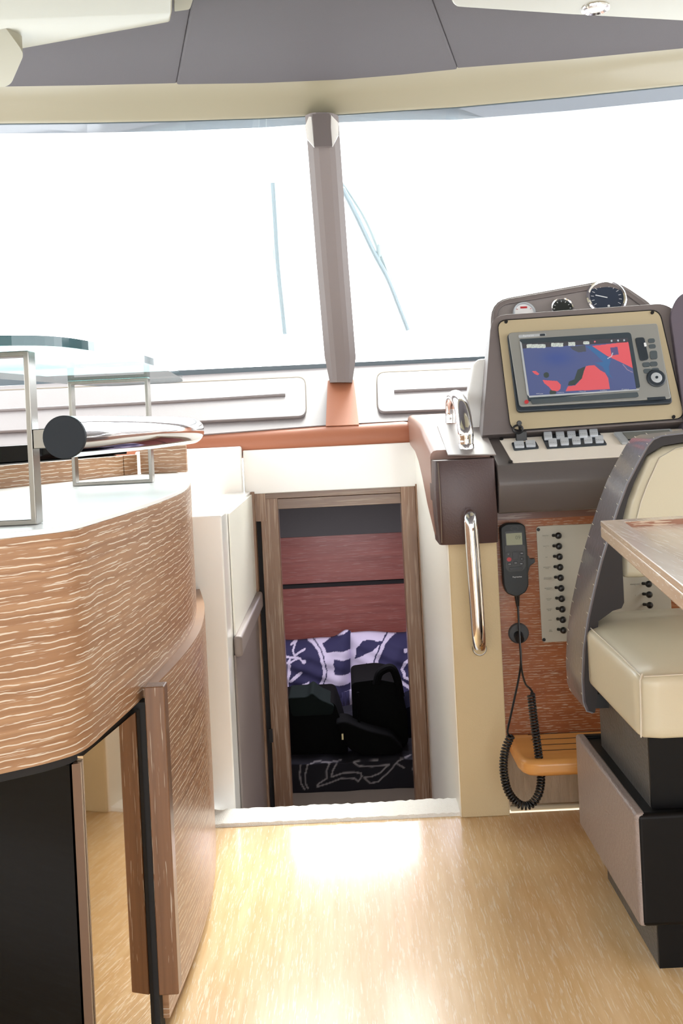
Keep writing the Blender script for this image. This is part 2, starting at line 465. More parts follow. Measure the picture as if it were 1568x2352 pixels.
# saloon side walls with their long windows, and the aft bulkhead with its open doorway
for s, nm in ((-1, 'left'), (1, 'right')):
    mb = MB()
    x0, x1 = sorted((s * 1.9, s * 1.95))
    mb_box(mb, x0, x1, -2.0, 3.4, 0, 0.95); mb_box(mb, x0, x1, -2.0, 3.4, 1.5, ZC); mb_box(mb, x0, x1, 0.3, 0.45, 0.95, 1.5)
    build('wall_' + nm, mb, M_creamw, kind='structure')
mb = MB(); mb_box(mb, -1.9, -0.9, -2.05, -2.0, 0, ZC); mb_box(mb, 0.9, 1.9, -2.05, -2.0, 0, ZC); mb_box(mb, -0.9, 0.9, -2.05, -2.0, 1.75, ZC)
build('wall_aft', mb, M_creamw, kind='structure')

# headliner: front edge follows the brow
front = [(-700, 198), (-350, 199), (0, 200), (200, 197), (405, 192), (600, 189), (784, 181), (920, 170), (1050, 157), (1300, 138), (1568, 112), (1900, 84), (2300, 48)]
fpts = [PZ(x, y, ZC) for x, y in front]
seamL = [PZ(405, 192, ZC), PZ(443, -10, ZC)]; seamR = [PZ(1050, 157, ZC), PZ(988, -10, ZC)]
def ext_to(a, b, Y):
    t = (Y - a.y) / (b.y - a.y); return a + (b - a) * t
lb = ext_to(*seamL, -2.0) if False else Vector((seamL[1].x - 0.02, -2.0, ZC)); rb = Vector((seamR[1].x + 0.02, -2.0, ZC))
cl = thing('ceiling', (0, 0.4, ZC), None, None, kind='structure')
polyL = [(-1.9, -2, ZC), lb, seamL[1]] + [seamL[0]] + [p for p in reversed(fpts) if p.x < seamL[0].x - 0.01] + [(-1.9, fpts[0].y, ZC)]
polyC = [lb, rb, seamR[1], seamR[0]] + [p for p in reversed(fpts) if seamL[0].x + 0.01 < p.x < seamR[0].x - 0.01] + [seamL[0], seamL[1]]
polyR = [rb, (1.9, -2, ZC), (1.9, fpts[-1].y, ZC)] + [p for p in reversed(fpts) if p.x > seamR[0].x + 0.01] + [seamR[0], seamR[1]]
build('headliner_panel', mb_prism(MB(), polyL, (0, 0, 0.04)), M_head, cl, bevel=0.004)
build('headliner_panel', mb_prism(MB(), [Vector(p) - Vector((0, 0, 0.004)) for p in polyC], (0, 0, 0.04)), M_head, cl, bevel=0.006)
build('headliner_panel', mb_prism(MB(), polyR, (0, 0, 0.04)), M_head, cl, bevel=0.004)

# cream brow above the windscreen
low = [(-700, 288), (-350, 285), (0, 281), (200, 279), (405, 275), (600, 269), (784, 260), (920, 251), (1050, 243), (1300, 220), (1568, 192), (1900, 158), (2300, 118)]
ZB = 1.77
rows = []
for (x0, y0), (x1, y1) in zip(front, low):
    a = PZ(x0, y0, ZC + 0.004); b = PZ(x1, y1, ZB)
    m1 = PZ(x0 * 0.5 + x1 * 0.5, y0 * 0.52 + y1 * 0.48, ZC - 0.022)
    rows.append([a + Vector((0, -0.02, 0.0)), a, m1, b + Vector((0, -0.006, 0.004)), b + Vector((0, 0.012, 0.0)), b + Vector((0, 0.05, 0.06)), a + Vector((0, 0.05, 0.05))])
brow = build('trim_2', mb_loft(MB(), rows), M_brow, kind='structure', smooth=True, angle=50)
# dark seal line and glazed strip that head the panes
lowd = [(x, y + 2) for x, y in low]
gl_y = [23, 24, 24, 24, 24, 22, 19, 23, 30, 33, 34, 34, 34]
seal = MB(); strip = MB(); sr = []; gr = []
for (x, y), h in zip(lowd, gl_y):
    Yb = PZ(x, y - 2, ZB).y + 0.02
    a = P(x, y - 4, Yb); b = P(x, y + 3, Yb)
    sr.append([a, b, b + Vector((0, 0.02, 0)), a + Vector((0, 0.02, 0))])
    c = P(x, y + 3, Yb + 0.004); d = P(x, y + h, Yb + 0.03)
    gr.append([c, d, d + Vector((0, 0.012, 0)), c + Vector((0, 0.02, 0))])
build('trim_3', mb_loft(seal, sr), M_seal, kind='structure')
build('trim_4', mb_loft(strip, gr), M_frit, kind='structure')

# windscreen panes
YT, ZT = 2.93, 1.74
def base_pt(px):                               # bottom line of the glass
    py = 858 - (px - 425) * 0.046
    return P(px, py, 3.32)
def top_pt(px):
    xs = [p[0] for p in low]; ys = [p[1] + 4 for p in low]
    return P(px, float(np.interp(px, xs, ys)), 2.95)
def pane(name, pxa, pxb, pxta, pxtb):
    n = 12; R = []
    for i in range(n + 1):
        t = i / n
        b = base_pt(pxa + (pxb - pxa) * t); a = top_pt(pxta + (pxtb - pxta) * t)
        R.append([b, a, a + Vector((0, 0.008, 0.003)), b + Vector((0, 0.008, 0.003))])
    return build(name, mb_loft(MB(), R), M_glass, kind='structure', smooth=True)
w1 = pane('window_1', -600, 780, -600, 742)
w2 = pane('window_2', 780, 2100, 742, 2100)
for nm, a, b in (('trim_5', -600, 752), ('trim_6', 810, 2100)):
    R = []
    for t in (0, 0.5, 1):
        px = a + (b - a) * t; py = 858 - (px - 425) * 0.046
        p = P(px, py - 8, 3.30); q = P(px, py + 9, 3.30)
        R.append([p, q, q + Vector((0, 0.03, 0)), p + Vector((0, 0.03, 0))])
    build(nm, mb_loft(MB(), R), M_seal, kind='structure')

# centre mullion
mul = thing('trim_7', P(780, 878, 3.2), None, None, kind='structure')
secs = [(878, 783, 3.16), (820, 781, 3.155), (600, 763, 3.05), (338, 744, 2.93), (258, 738, 2.89)]
R = []
for py, px, Y in secs:
    wf = 22 + (878 - py) * 0.006; ww = 36 if py > 870 else 36 + (878 - py) * 0.004
    if py >= 878: wf, ww = 18, 26
    f1, f2 = P(px - wf, py, Y), P(px + wf, py, Y)
    s1, s2 = P(px - ww, py, Y), P(px + ww, py, Y)
    dy = Vector((0, 0.03, 0)); dz = Vector((0, 0.075, 0.0))
    R.append([s1 + dz, s1 + dy, f1 + dy * 0.25, f1 * 0.75 + f2 * 0.25, f1 * 0.25 + f2 * 0.75, f2 + dy * 0.25, s2 + dy, s2 + dz])
build('mullion_cover', mb_loft(MB(), R), mat('mullion_vinyl', (122, 113, 111), 0.5, bump=0.12, bscale=500), mul, smooth=True, angle=20)
cap = plate('top_cap', rrect([(717, 262), (757, 260), (763, 336), (721, 337)], 1), (P(740, 300, 2.89), Vector((0, -1, 0.03)).normalized()), 0.012, mat('cap_taupe', (104, 96, 94), 0.4), mul, bevel=0.001)
for a in ([(709, 268), (715, 268), (721, 338), (704, 318), (700, 290)], [(760, 264), (777, 282), (777, 310), (764, 336), (759, 336)]):
    plate('cap_cheek', a, (P(740, 300, 2.896), Vector((0, -1, 0.03)).normalized()), 0.004, M_white, mul)

# ---- dash face below the glass
def dash_pl():
    a = P(784, 962, 3.04); b = P(784, 850, 3.28)
    d = (b - a).normalized(); return (a, d.cross(Vector((1, 0, 0))).normalized() * (-1 if d.cross(Vector((1, 0, 0))).y > 0 else 1))
DP = dash_pl()
dash = thing('dashboard', P(300, 960, 3.04), 'long pale taupe dashboard panel running under the two front windows', 'dashboard')
plate('dash_panel', [(-700, 930), (-700, 1080), (300, 1010), (760, 975), (1250, 950), (2200, 900), (2200, 760), (1100, 828), (810, 842), (752, 845), (425, 862)], DP, 0.02, M_taupel, dash, off=-0.02)
plate('mullion_shade', [(752, 874), (812, 872), (824, 975), (748, 978)], DP, 0.002, M_mulshade, dash)  # the mullion's shade and reflection, put in as an orange-brown strip
def locker(poly, groove, nm):
    lid = plate(nm, rrect(poly, 18), DP, 0.010, M_taupel, dash, bevel=0.003)
    g = MB(); p0, n = DP; q = (p0 + n * 0.011, n)
    pts = [PP(x, y, q) for x, y in groove]
    mb_tube(g, spline(pts, 6), 0.006, 10)
    build('lid_pull', g, M_taupel, lid, smooth=True)
    ring_plate('lid_gap', rrect([(x + dx, y + dy) for (x, y), (dx, dy) in zip(poly, [(-2, -2), (2, -2), (2, 2), (-2, 2)])], 20), rrect(poly, 18), DP, 0.0012, M_seam, lid)
locker([(-560, 922), (700, 866), (703, 955), (-560, 1018)], [(-500, 968), (300, 928), (655, 907)], 'locker_lid')
locker([(865, 856), (1300, 838), (1300, 930), (867, 946)], [(905, 899), (1060, 892), (1240, 884)], 'locker_lid')

# ---- padded roll in front of the dash, and what lies below it
R = []
for px in (-300, 0, 250, 440, 600, 800, 925, 948):
    y0 = 996 - (px - 440) * 0.061 if px < 1000 else 0
    top = P(px, y0, 3.04); bot = P(px, y0 + 66 if px > 440 else y0 + 62, 2.99)
    h = top.z - bot.z; s = 1.0 if px < 940 else 0.9
    ring = []
    for k in range(12):
        an = math.pi * (k / 11) - math.pi / 2
        ring.append(Vector((top.x, 3.03 - 0.045 * math.cos(an) * s, (top.z + bot.z) / 2 + h / 2 * math.sin(an) * s)))
    ring += [Vector((top.x, 3.07, top.z)), Vector((top.x, 3.07, bot.z))]
    R.append(ring)
build('padded_dash_roll', mb_loft(MB(), R), M_tan, smooth=True, angle=60, label='orange-brown padded leather roll running above the stairwell opening', cat='padding')

# stairwell shell
XL, XR = -0.283, 0.214
YD = 2.98
hd = MB(); mb_box(hd, -0.30, XR + 0.005, YD, YD + 0.03, 0.655, 0.787)
build('wall_forward', hd, M_white, kind='structure', bevel=0.003)
box('trim_8', -0.62, -0.303, YD - 0.012, YD + 0.03, 0.55, 0.80, M_white, kind='structure', bevel=0.006)
box('wall_stair_left', -0.36, XL, 2.26, YD + 0.03, -0.9, 0.663, M_white, kind='structure', bevel=0.004)
sl = thing('stair_side_panel', (XL, 2.7, 0.0), 'cream side lining of the stairwell, left of the cabin door', 'panel')
box('upper_panel', XL + 0.001, XL + 0.005, 2.38, YD - 0.002, 0.30, 0.655, M_creamw, sl)
box('bolster', XL + 0.001, XL + 0.022, 2.36, YD - 0.002, 0.315, 0.365, M_taupem, sl, bevel=0.008)['label'] = 'taupe padded strip'
box('lower_panel', XL + 0.001, XL + 0.006, 2.36, YD - 0.002, -0.75, 0.32, M_taupem, sl)['label'] = 'taupe leather lower lining'
# steps down to the cabin
mb = MB()
for k in range(3):
    mb_box(mb, XL, XR, 2.236 + 0.24 * k, 2.236 + 0.24 * (k + 1) + 0.001, -0.9, -0.24 - 0.21 * k)
build('floor_steps', mb, M_carpet, kind='structure')
box('floor_riser', -0.36, XR, 2.15, 2.232, -0.9, -0.002, M_white, kind='structure')
# carpet nosing
nose = MB(); R = []
for i in range(61):
    x = -0.345 + (XR + 0.345) * i / 60
    dz = random.uniform(-0.0012, 0.0012)
    R.append([(x, 2.148, 0.0), (x, 2.150, 0.007 + dz), (x, 2.19, 0.009 + dz), (x, 2.228, 0.008 + dz + random.uniform(-.001, .001)), (x, 2.240, 0.002 + random.uniform(-.001, .001)), (x, 2.240, -0.03), (x, 2.234, -0.03), (x, 2.234, -0.0)])
build('carpet_strip', mb_loft(nose, R), M_carpet, label='white carpet strip along the top edge of the stairwell', cat='carpet', smooth=True)

# ---- cabin below deck
mb = MB()
mb_box(mb, -1.0, -0.95, 3.01, 4.45, -0.85, 0.64); mb_box(mb, 0.95, 1.0, 3.01, 4.45, -0.85, 0.64)
mb_box(mb, -1.0, 1.0, 4.40, 4.45, -0.85, 0.64)
build('wall_cabin', mb, M_cab, kind='structure')
box('ceiling_cabin', -1.0, 1.0, 3.012, 4.45, 0.64, 0.654, M_cab, kind='structure')
box('floor_cabin', -1.0, 1.0, 2.9, 4.45, -0.9, -0.85, M_cab, kind='structure')
mb = MB(); mb_box(mb, -1.0, -0.27, YD + 0.031, YD + 0.05, -0.85, 0.64); mb_box(mb, 0.25, 1.0, YD + 0.031, YD + 0.05, -0.85, 0.64)
build('wall_bulkhead', mb, M_cab, kind='structure')

def xz(px, py, Y):
    p = P(px, py, Y); return p.x, p.z
dr = thing('door_1', (0, YD, -0.85), None, None, kind='structure')
xa = P(578, 1200, YD).x; xb = P(587.5, 1200, YD).x; xc = P(596, 1200, YD).x; xd = P(639, 1200, YD).x
xe = P(923.5, 1200, YD).x; xf = P(957, 1200, YD).x; xg = P(966, 1200, YD).x
zt = P(775, 1120, YD).z; zl1 = P(775, 1139, YD).z; zl2 = P(775, 1164, YD).z
box('casing', xa, xb, YD - 0.012, YD + 0.05, -0.85, zt, M_oak_door, dr, bevel=0.002)
box('casing', xf, xg, YD - 0.012, YD + 0.05, -0.85, zt, M_oak_door, dr, bevel=0.002)
box('door_stile', xc + 0.003, xd, YD + 0.012, YD + 0.06, -0.85, zl1 + 0.01, M_oak_door, dr, bevel=0.0015)
box('door_jamb', xe, xf, YD + 0.004, YD + 0.07, -0.85, zt, M_oak_door, dr, bevel=0.0015)
box('door_slot', xb, xc + 0.004, YD + 0.02, YD + 0.05, -0.85, zt - 0.09, M_dark, dr)
box('slot_cover', xb, xc + 0.02, YD + 0.004, YD + 0.02, zt - 0.09, zt, M_oak_door, dr)
box('lintel', xc, xe, YD + 0.008, YD + 0.05, zl1, zt, M_oak_lint, dr, bevel=0.001)
box('lintel', xc, xe, YD + 0.014, YD + 0.07, zl2, zl1 - 0.0015, M_oak_lint, dr, bevel=0.001)
sp = P(622, 1692, YD)
box('strike_plate', sp.x - 0.006, sp.x + 0.005, YD + 0.008, YD + 0.02, sp.z - 0.02, sp.z + 0.02, M_black, dr)

YH = 4.36
hb = thing('cabin_headboard', (0.05, YH, -0.3), 'reddish wood panelling behind the bed, split by a dark gap', 'headboard')
z1 = P(785, 1228, YH).z; z2 = P(785, 1336, YH).z; z3 = P(785, 1347, YH).z
box('upper_board', -0.94, 0.94, YH, YH + 0.03, z2, z1, M_redwood, hb)
box('gap_strip', -0.94, 0.94, YH + 0.01, YH + 0.035, z3 - 0.005, z2 + 0.005, M_dark, hb)
box('lower_board', -0.94, 0.94, YH - 0.004, YH + 0.03, -0.34, z3, M_redwood, hb)
box('trim_9', -0.94, 0.94, YH - 0.01, YH + 0.03, z1, 0.64, M_dgwall, kind='structure')

bed = thing('bed', (0.0, 3.4, -0.85), 'low bed with a grey base seen through the cabin door', 'bed')
box('bed_base', -0.9, 0.9, 3.43, YH - 0.02, -0.85, -0.40, M_bed, bed, bevel=0.01)
box('mattress', -0.9, 0.9, 3.42, YH - 0.01, -0.40, -0.325, M_bed, bed, bevel=0.02)
# duvet with big outlined shapes: drop at the front, then flat
BL_O = (640, 1640); BS = 4.9
strokes = [[(245, 580), (235, 680), (250, 780), (290, 845)], [(325, 570), (298, 680), (300, 780), (330, 840)],
    [(570, 560), (535, 640), (540, 725), (440, 790), (430, 820), (560, 780), (700, 725), (850, 725), (895, 760), (935, 700), (920, 665), (850, 655), (720, 665), (590, 710), (610, 630), (650, 560)],
    [(1110, 520), (950, 515), (840, 540), (900, 585), (1050, 590), (1240, 570), (1130, 670), (1040, 705), (960, 715), (1030, 780), (1120, 760), (1250, 640), (1340, 530), (1480, 460)], [(1330, 560), (1410, 605)],
    [(1525, 500), (1510, 620), (1550, 750)], [(360, 560), (430, 530), (560, 545), (700, 520)], [(-200, 560), (-160, 700), (-40, 780)], [(1700, 520), (1800, 700), (1950, 640)]]
XB0, XB1 = -0.55, 0.62
def bl_fn(u, v):
    x = XB0 + (XB1 - XB0) * u
    s = v * 0.40
    wob = 0.004 * math.sin(x * 23) + 0.003 * math.sin(x * 51 + 1)
    if s < 0.10: return Vector((x, 3.40 + wob * 0.6, -0.403 + s + 0.0))
    t = (s - 0.10) / 0.30
    return Vector((x, 3.405 + t * 0.62, -0.303 + 0.012 * math.sin(min(t * 8, 1.57)) + wob + 0.004 * math.sin(t * 40 + x * 9)))
def bl_col(U, V):
    nU = U.shape[1]; nV = U.shape[0]
    PXm = np.zeros(U.shape); PYm = np.zeros(U.shape)
    for j in range(nV):
        for i in range(nU):
            p = bl_fn(U[j, i], V[j, i]); X = p.x / p.y; Z = (p.z - EYE) / p.y
            u_ = X * CR - Z * SR; v_ = X * SR + Z * CR
            PXm[j, i] = (CX + u_ * F - BL_O[0]) * BS; PYm[j, i] = (CY - v_ * F - BL_O[1]) * BS
    d = np.full(U.shape, 1e9)
    for s in strokes: d = np.minimum(d, dline(PXm, PYm, s))
    w = np.clip((11 - d) / 4, 0, 1)[..., None]
    return np.array([24, 24, 34]) * (1 - w) + np.array([150, 148, 150]) * w
bl = paint_grid('duvet', bl_fn, 300, 110, bl_col, M_cloth, label='dark navy duvet with pale outlined shapes covering the bed edge', cat='bedding')
so = bl.modifiers.new('thick', 'SOLIDIFY'); so.thickness = 0.006; so.offset = -1

# pillows with navy and white marine print
NAVY = np.array([48, 46, 82]); WHT = np.array([214, 206, 226])
def pil(name, pxa, pxb, pyt, pyb, paint, label, peak):
    Y = 4.16
    def fn(u, v):
        a = 2 * u - 1; b = 2 * v - 1
        px = pxa + (pxb - pxa) * u; 
        top = pyt + peak(px)
        py = pyb + (top - pyb) * v
        prof = max(0.0, (1 - abs(a) ** 3.5)) ** 0.5 * max(0.0, (1 - abs(b) ** 3.5)) ** 0.5
        wr = 0.006 * math.sin(px * 0.12 + py * 0.05) * prof + 0.004 * math.sin(px * 0.07 - py * 0.2) * prof
        p = P(px, py, Y); p.y -= 0.10 * prof + wr
        p.y += 0.06 * (v - 0.5); p.z = max(p.z, -0.285)
        return p
    def cf(U, V):
        PXm = pxa + (pxb - pxa) * U
        T = np.vectorize(peak)(PXm) + pyt
        PYm = pyb + (T - pyb) * V
        wx = 1.0 * np.sin(PYm * 0.13) + 0.5 * np.sin(PYm * 0.41 + PXm * 0.1); wy = 0.9 * np.sin(PXm * 0.15)
        return paint(PXm + wx, PYm + wy)
    o = paint_grid(name, fn, 170, 120, cf, M_cloth, label=label, cat='pillow', group=None)
    # closed back
    s = o.modifiers.new('thick', 'SOLIDIFY'); s.thickness = 0.03; s.offset = -1
    return o
def mixw(c, mask, col): 
    return np.where(mask[..., None], col, c)
def paintL(X, Y):
    c = np.broadcast_to(WHT, X.shape + (3,)).copy()
    for pl in ([(740, 1474), (805, 1450), (812, 1490), (750, 1492)], [(767, 1508), (812, 1512), (812, 1543), (767, 1540)], [(758, 1561), (812, 1565), (812, 1595), (735, 1595)], [(700, 1606), (815, 1606), (815, 1700), (700, 1700)],
               [(560, 1474), (590, 1474), (596, 1492), (560, 1496)], [(540, 1510), (580, 1510), (580, 1543), (540, 1543)], [(540, 1563), (588, 1562), (604, 1595), (540, 1597)], [(540, 1606), (700, 1606), (700, 1700), (540, 1700)]):
        c = mixw(c, inpoly(X, Y, pl), NAVY)
    d = np.hypot(X - 672, Y - 1530)
    c = mixw(c, d < 79, NAVY); c = mixw(c, d < 76.5, WHT); c = mixw(c, d < 69.5, NAVY)
    for s, w in (([(667, 1508), (662, 1568), (690, 1566)], 3.5), ([(655, 1498), (672, 1503), (690, 1503), (700, 1510)], 2.2), ([(668, 1478), (680, 1474), (672, 1488), (678, 1500), (690, 1490), (700, 1484)], 2.0), ([(657, 1512), (672, 1511), (688, 1504)], 2.0), ([(671, 1550), (684, 1540), (692, 1533)], 3.4), ([(662, 1570), (640, 1566), (628, 1550)], 3.5)):
        c = mixw(c, dline(X, Y, s) < w, WHT)
    c = mixw(c, inpoly(X, Y, [(694, 1558), (713, 1551), (706, 1573)]), WHT)
    c = mixw(c, (np.hypot(X - 700, Y - 1509) < 4.5), WHT)
    for yy in (1632, 1640, 1650): c = mixw(c, (abs(Y - yy) < 1.6) & (X > 770), WHT)
    return c
def paintR(X, Y):
    c = np.broadcast_to(WHT, X.shape + (3,)).copy()
    for pl in ([(816, 1508), (817, 1484), (834, 1468), (878, 1467), (852, 1488)], [(816, 1528), (843, 1513), (844, 1545), (820, 1556)], [(806, 1575), (850, 1570), (880, 1610), (806, 1610)]):
        c = mixw(c, inpoly(X, Y, pl), NAVY)
        c = mixw(c, inpoly(1880 - X, Y, pl), NAVY)
    d = np.hypot(X - 940, Y - 1522)
    c = mixw(c, d < 84, NAVY); c = mixw(c, d < 81, WHT); c = mixw(c, d < 73, NAVY)
    for s, w in (([(941, 1505), (928, 1512), (920, 1526), (926, 1543), (936, 1546)], 3.2), ([(895, 1528), (915, 1550), (945, 1570), (985, 1550)], 3.5), ([(940, 1480), (941, 1570)], 3.2)):
        c = mixw(c, dline(X, Y, s) < w, WHT)
    c = mixw(c, inpoly(X, Y, [(893, 1524), (912, 1536), (897, 1545)]), WHT)
    c = mixw(c, (np.hypot(X - 928, Y - 1487) < 5), WHT)
    for k in range(6):
        t = k / 5; c = mixw(c, np.hypot(X - (938 - 17 * math.sin(t * 3.1)), Y - (1507 + t * 38)) < 1.0, NAVY)
    return c
pil('pillow', 545, 806, 1470, 1650, paintL, 'navy and white printed pillow on the left, against the red headboard', lambda x: -22 * math.exp(-((x - 797) / 22) ** 2) + 3 * math.sin(x * 0.04) + (10 if x < 650 else 0) * 0)
pil('pillow', 802, 1075, 1455, 1650, paintR, 'navy and white printed pillow on the right, behind the upright black bag', lambda x: 2 * math.sin(x * 0.05) - (x - 806) * 0.01)

# bags on the bed
def bag(parent, name, poly, Y, depth, m, bev, **kw):
    Y -= 0.13
    pts = [P(x, y, Y) for x, y in poly]
    for p in pts: p.z = max(p.z, -0.288)
    o = build(name, mb_prism(MB(), pts, (0, depth, 0)), m, parent, bevel=bev, **kw)
    o.modifiers['bevel'].segments = 4
    return o
b1 = thing('tote_bag', P(725, 1735, 3.62), 'dark slouching shoulder bag lying on the left of the bed', 'bag')
bag(b1, 'bag_body', rrect([(600, 1625), (680, 1618), (768, 1612), (784, 1660), (800, 1722), (796, 1752), (600, 1760)], 14), 3.58, 0.24, M_bag, 0.03)
bag(b1, 'bag_flap', rrect([(660, 1602), (705, 1600), (716, 1590), (735, 1606), (768, 1620), (764, 1642), (670, 1646)], 8), 3.565, 0.16, M_bagg, 0.02)['label'] = 'dark green folded flap'
b2 = thing('holdall', P(880, 1740, 3.6), 'upright black holdall on the right of the bed, in front of the pillow', 'bag')
bag(b2, 'bag_body', rrect([(806, 1568), (868, 1560), (920, 1570), (935, 1640), (938, 1705), (905, 1752), (828, 1750), (812, 1700)], 12), 3.60, 0.24, M_bag, 0.03)
hp = [P(x, y, 3.45) for x, y in [(864, 1572), (872, 1545), (898, 1534), (912, 1560), (920, 1600)]]
build('handle', mb_tube(MB(), spline(hp, 6), 0.014, 10), M_bag, b2, smooth=True)
hp = [P(x, y, 3.45) for x, y in [(822, 1590), (823, 1640), (828, 1700)]]
build('strap', mb_tube(MB(), spline(hp, 6), 0.005, 8), M_bag, b2, smooth=True)
b3 = thing('backpack', P(835, 1745, 3.54), 'low black backpack with a pale zip pull lying between the two bags', 'bag')
bag(b3, 'bag_body', rrect([(768, 1660), (792, 1655), (840, 1675), (900, 1690), (930, 1725), (895, 1744), (846, 1742), (800, 1722)], 14), 3.53, 0.1, M_bag, 0.02)
zp = P(786.5, 1693, 3.39)
box('zip_pull', zp.x - 0.003, zp.x + 0.003, zp.y, zp.y + 0.01, zp.z - 0.009, zp.z + 0.009, M_brass, b3)
jk = bag(None, 'jacket', rrect([(925, 1628), (985, 1610), (1030, 1640), (1030, 1736), (950, 1738), (915, 1735)], 16), 3.72, 0.2, M_bagn, 0.035, label='dark navy jacket heaped at the right end of the bed', cat='jacket')

# ================================================================== PILLAR AND HANDRAILS
pl_ = thing('stair_pillar', (0.265, 2.14, 0.0), 'cream vinyl covered pillar at the right side of the stairwell', 'pillar')
PY = 2.142
px0, px1 = XR, 0.3195
mb = mb_prism(MB(), [(px0, PY, -0.9), (px0, YD + 0.028, -0.9), (px0, YD + 0.028, 0.772), (px0, 2.6, 0.732), (px0, 2.30, 0.647), (px0, PY, 0.589)], (px1 - px0, 0, 0))
build('pillar_core', mb, M_creamw, pl_, bevel=0.004)
box('front_cover', px0 + 0.002, px1, PY - 0.006, PY + 0.002, 0.0, 0.5905, M_creamv, pl_, bevel=0.003)
tp = MB()
# sloping capping along the stairwell: sections (Y, bottom z, top z, left x, right x)
secs = [(2.085, 0.592, 0.772, 0.190, 0.3165), (2.16, 0.602, 0.790, 0.188, 0.318), (2.30, 0.65, 0.818, 0.188, 0.318), (2.43, 0.70, 0.845, 0.190, 0.318), (2.6, 0.735, 0.853, 0.195, 0.318), (2.8, 0.76, 0.860, 0.200, 0.318), (3.02, 0.775, 0.868, 0.200, 0.318)]
R = []
for Y, a, b, x0, x1 in secs:
    r = 0.014; ring = []
    for (cx_, cz_, st) in ((x1 - 0.006, a + 0.006, -90), (x1 - 0.006, b - 0.006, 0), (x0 + r, b - r, 90), (x0 + r, a + r, 180)):
        rr_ = 0.006 if cx_ > 0.25 else r
        for k in range(4):
            an = math.radians(st + 30 * k); ring.append(Vector((cx_ + rr_ * math.cos(an), Y, cz_ + rr_ * math.sin(an))))
    R.append(ring)
cap_ = thing('padded_capping', (0.25, 2.5, 0.6), 'brown leather padded capping that ends in a box over the pillar', 'padding')
build('side_roll', mb_loft(MB(), R[1:]), mat('tan_brown_leather', (150, 112, 96), 0.4, bump=0.1, bscale=300), cap_, smooth=True, angle=50)
# front box, slightly bulged
n = 14; R2 = []
for i in range(n + 1):
    t = i / n
    z = 0.592 + (0.770 - 0.592) * t
    bulge = 0.016 * math.sin(math.pi * min(1, t * 0.92 + 0.04)) ** 0.7
    y = 2.094 - bulge + 0.006 * (1 - t)
    xl = 0.190 - 0.004 * math.sin(math.pi * t) + 0.004 * (1 - t); xr = 0.3175
    R2.append([Vector((xl, 2.20, z)), Vector((xl, y + 0.012, z)), Vector((xl + 0.004, y + 0.003, z)), Vector((xl + 0.014, y, z)), Vector(((xl + xr) / 2, y - 0.003, z)), Vector((xr - 0.012, y, z)), Vector((xr - 0.003, y + 0.003, z)), Vector((xr, y + 0.012, z)), Vector((xr, 2.20, z))])
fb = build('end_box', mb_loft(MB(), R2), M_brown, cap_, smooth=True, angle=50)
sm = [Vector((0.196, 2.076 + 0.002, 0.60 + 0.165 * t / 10)) for t in range(11)]
build('seam', mb_tube(MB(), [Vector((0.1975, 2.094 - 0.016 * math.sin(math.pi * min(1, t / 10 * 0.92 + 0.04)) ** 0.7 + 0.001, 0.598 + 0.168 * t / 10)) for t in range(11)], 0.0009, 6), M_seam, fb)
# taupe top plate
topn = (Vector((0, 2.43, 0.845)) - Vector((0, 2.085, 0.772))).normalized().cross(Vector((-1, 0, 0)))
if topn.z < 0: topn = -topn
TPL = (Vector((0, 2.085, 0.773)), topn)
plate('top_plate', [(1028, 1044), (1003, 975), (1105, 971), (1139, 1043)], TPL, 0.003, mat('taupe_top_plate', (146, 136, 132), 0.45, bump=0.1, bscale=400), cap_, bevel=0.001)

gh = thing('grab_rail', P(1071, 1030, 2.12), 'arched chrome grab handle standing on top of the leather box', 'grab rail')
f0 = PP(1071, 1031, TPL); k0 = PP(1040, 968, TPL)
arch = [f0 + Vector((0, 0, -0.004)), f0 + Vector((0, 0.0, 0.02)), P(1068, 985, f0.y + 0.005), P(1060, 935, f0.y + 0.06), P(1050, 914, f0.y + 0.13), P(1042, 911, f0.y + 0.20), P(1037, 920, k0.y - 0.02), P(1036, 945, k0.y + 0.0), P(1036, 972, k0.y)]
ap = spline(arch, 7); nn = len(ap)
rr = [0.0145 + 0.003 * math.sin(math.pi * min(1, i / nn * 1.6)) for i in range(nn)]
build('grip', mb_tube(MB(), ap, rr, 18), M_chrome, gh, smooth=True)
build('collar', mb_lathe(MB(), [(0.0168, 0), (0.0168, 0.012), (0.0155, 0.014), (0.0, 0.014)], f0 - Vector((0, 0, 0.003)), (0, 0, 1)), M_chrome, gh, smooth=True)

gb = thing('grab_rail', P(1088, 1490, 2.10), 'long upright chrome grab bar on the front of the cream pillar', 'grab rail')
bp_ = [P(1079, 1190, 2.10), P(1079, 1182, 2.075), P(1079.5, 1186, 2.055), P(1081, 1205, 2.045), P(1085, 1260, 2.043), P(1090, 1330, 2.043), P(1095, 1400, 2.045), P(1098, 1450, 2.05), P(1100, 1478, 2.065), P(1101, 1488, 2.09), P(1101, 1490, 2.14)]
bp_ = spline(bp_, 6)
build('grip', mb_tube(MB(), bp_, [0.0125 + 0.0022 * math.sin(math.pi * i / (len(bp_) - 1)) for i in range(len(bp_))], 20), M_chrome, gb, smooth=True)
build('base_collar', mb_lathe(MB(), [(0.0155, 0), (0.0155, 0.008), (0.014, 0.01), (0, 0.01)], P(1100, 1488, 2.138), (0, -1, 0)), M_steel, gb, smooth=True)

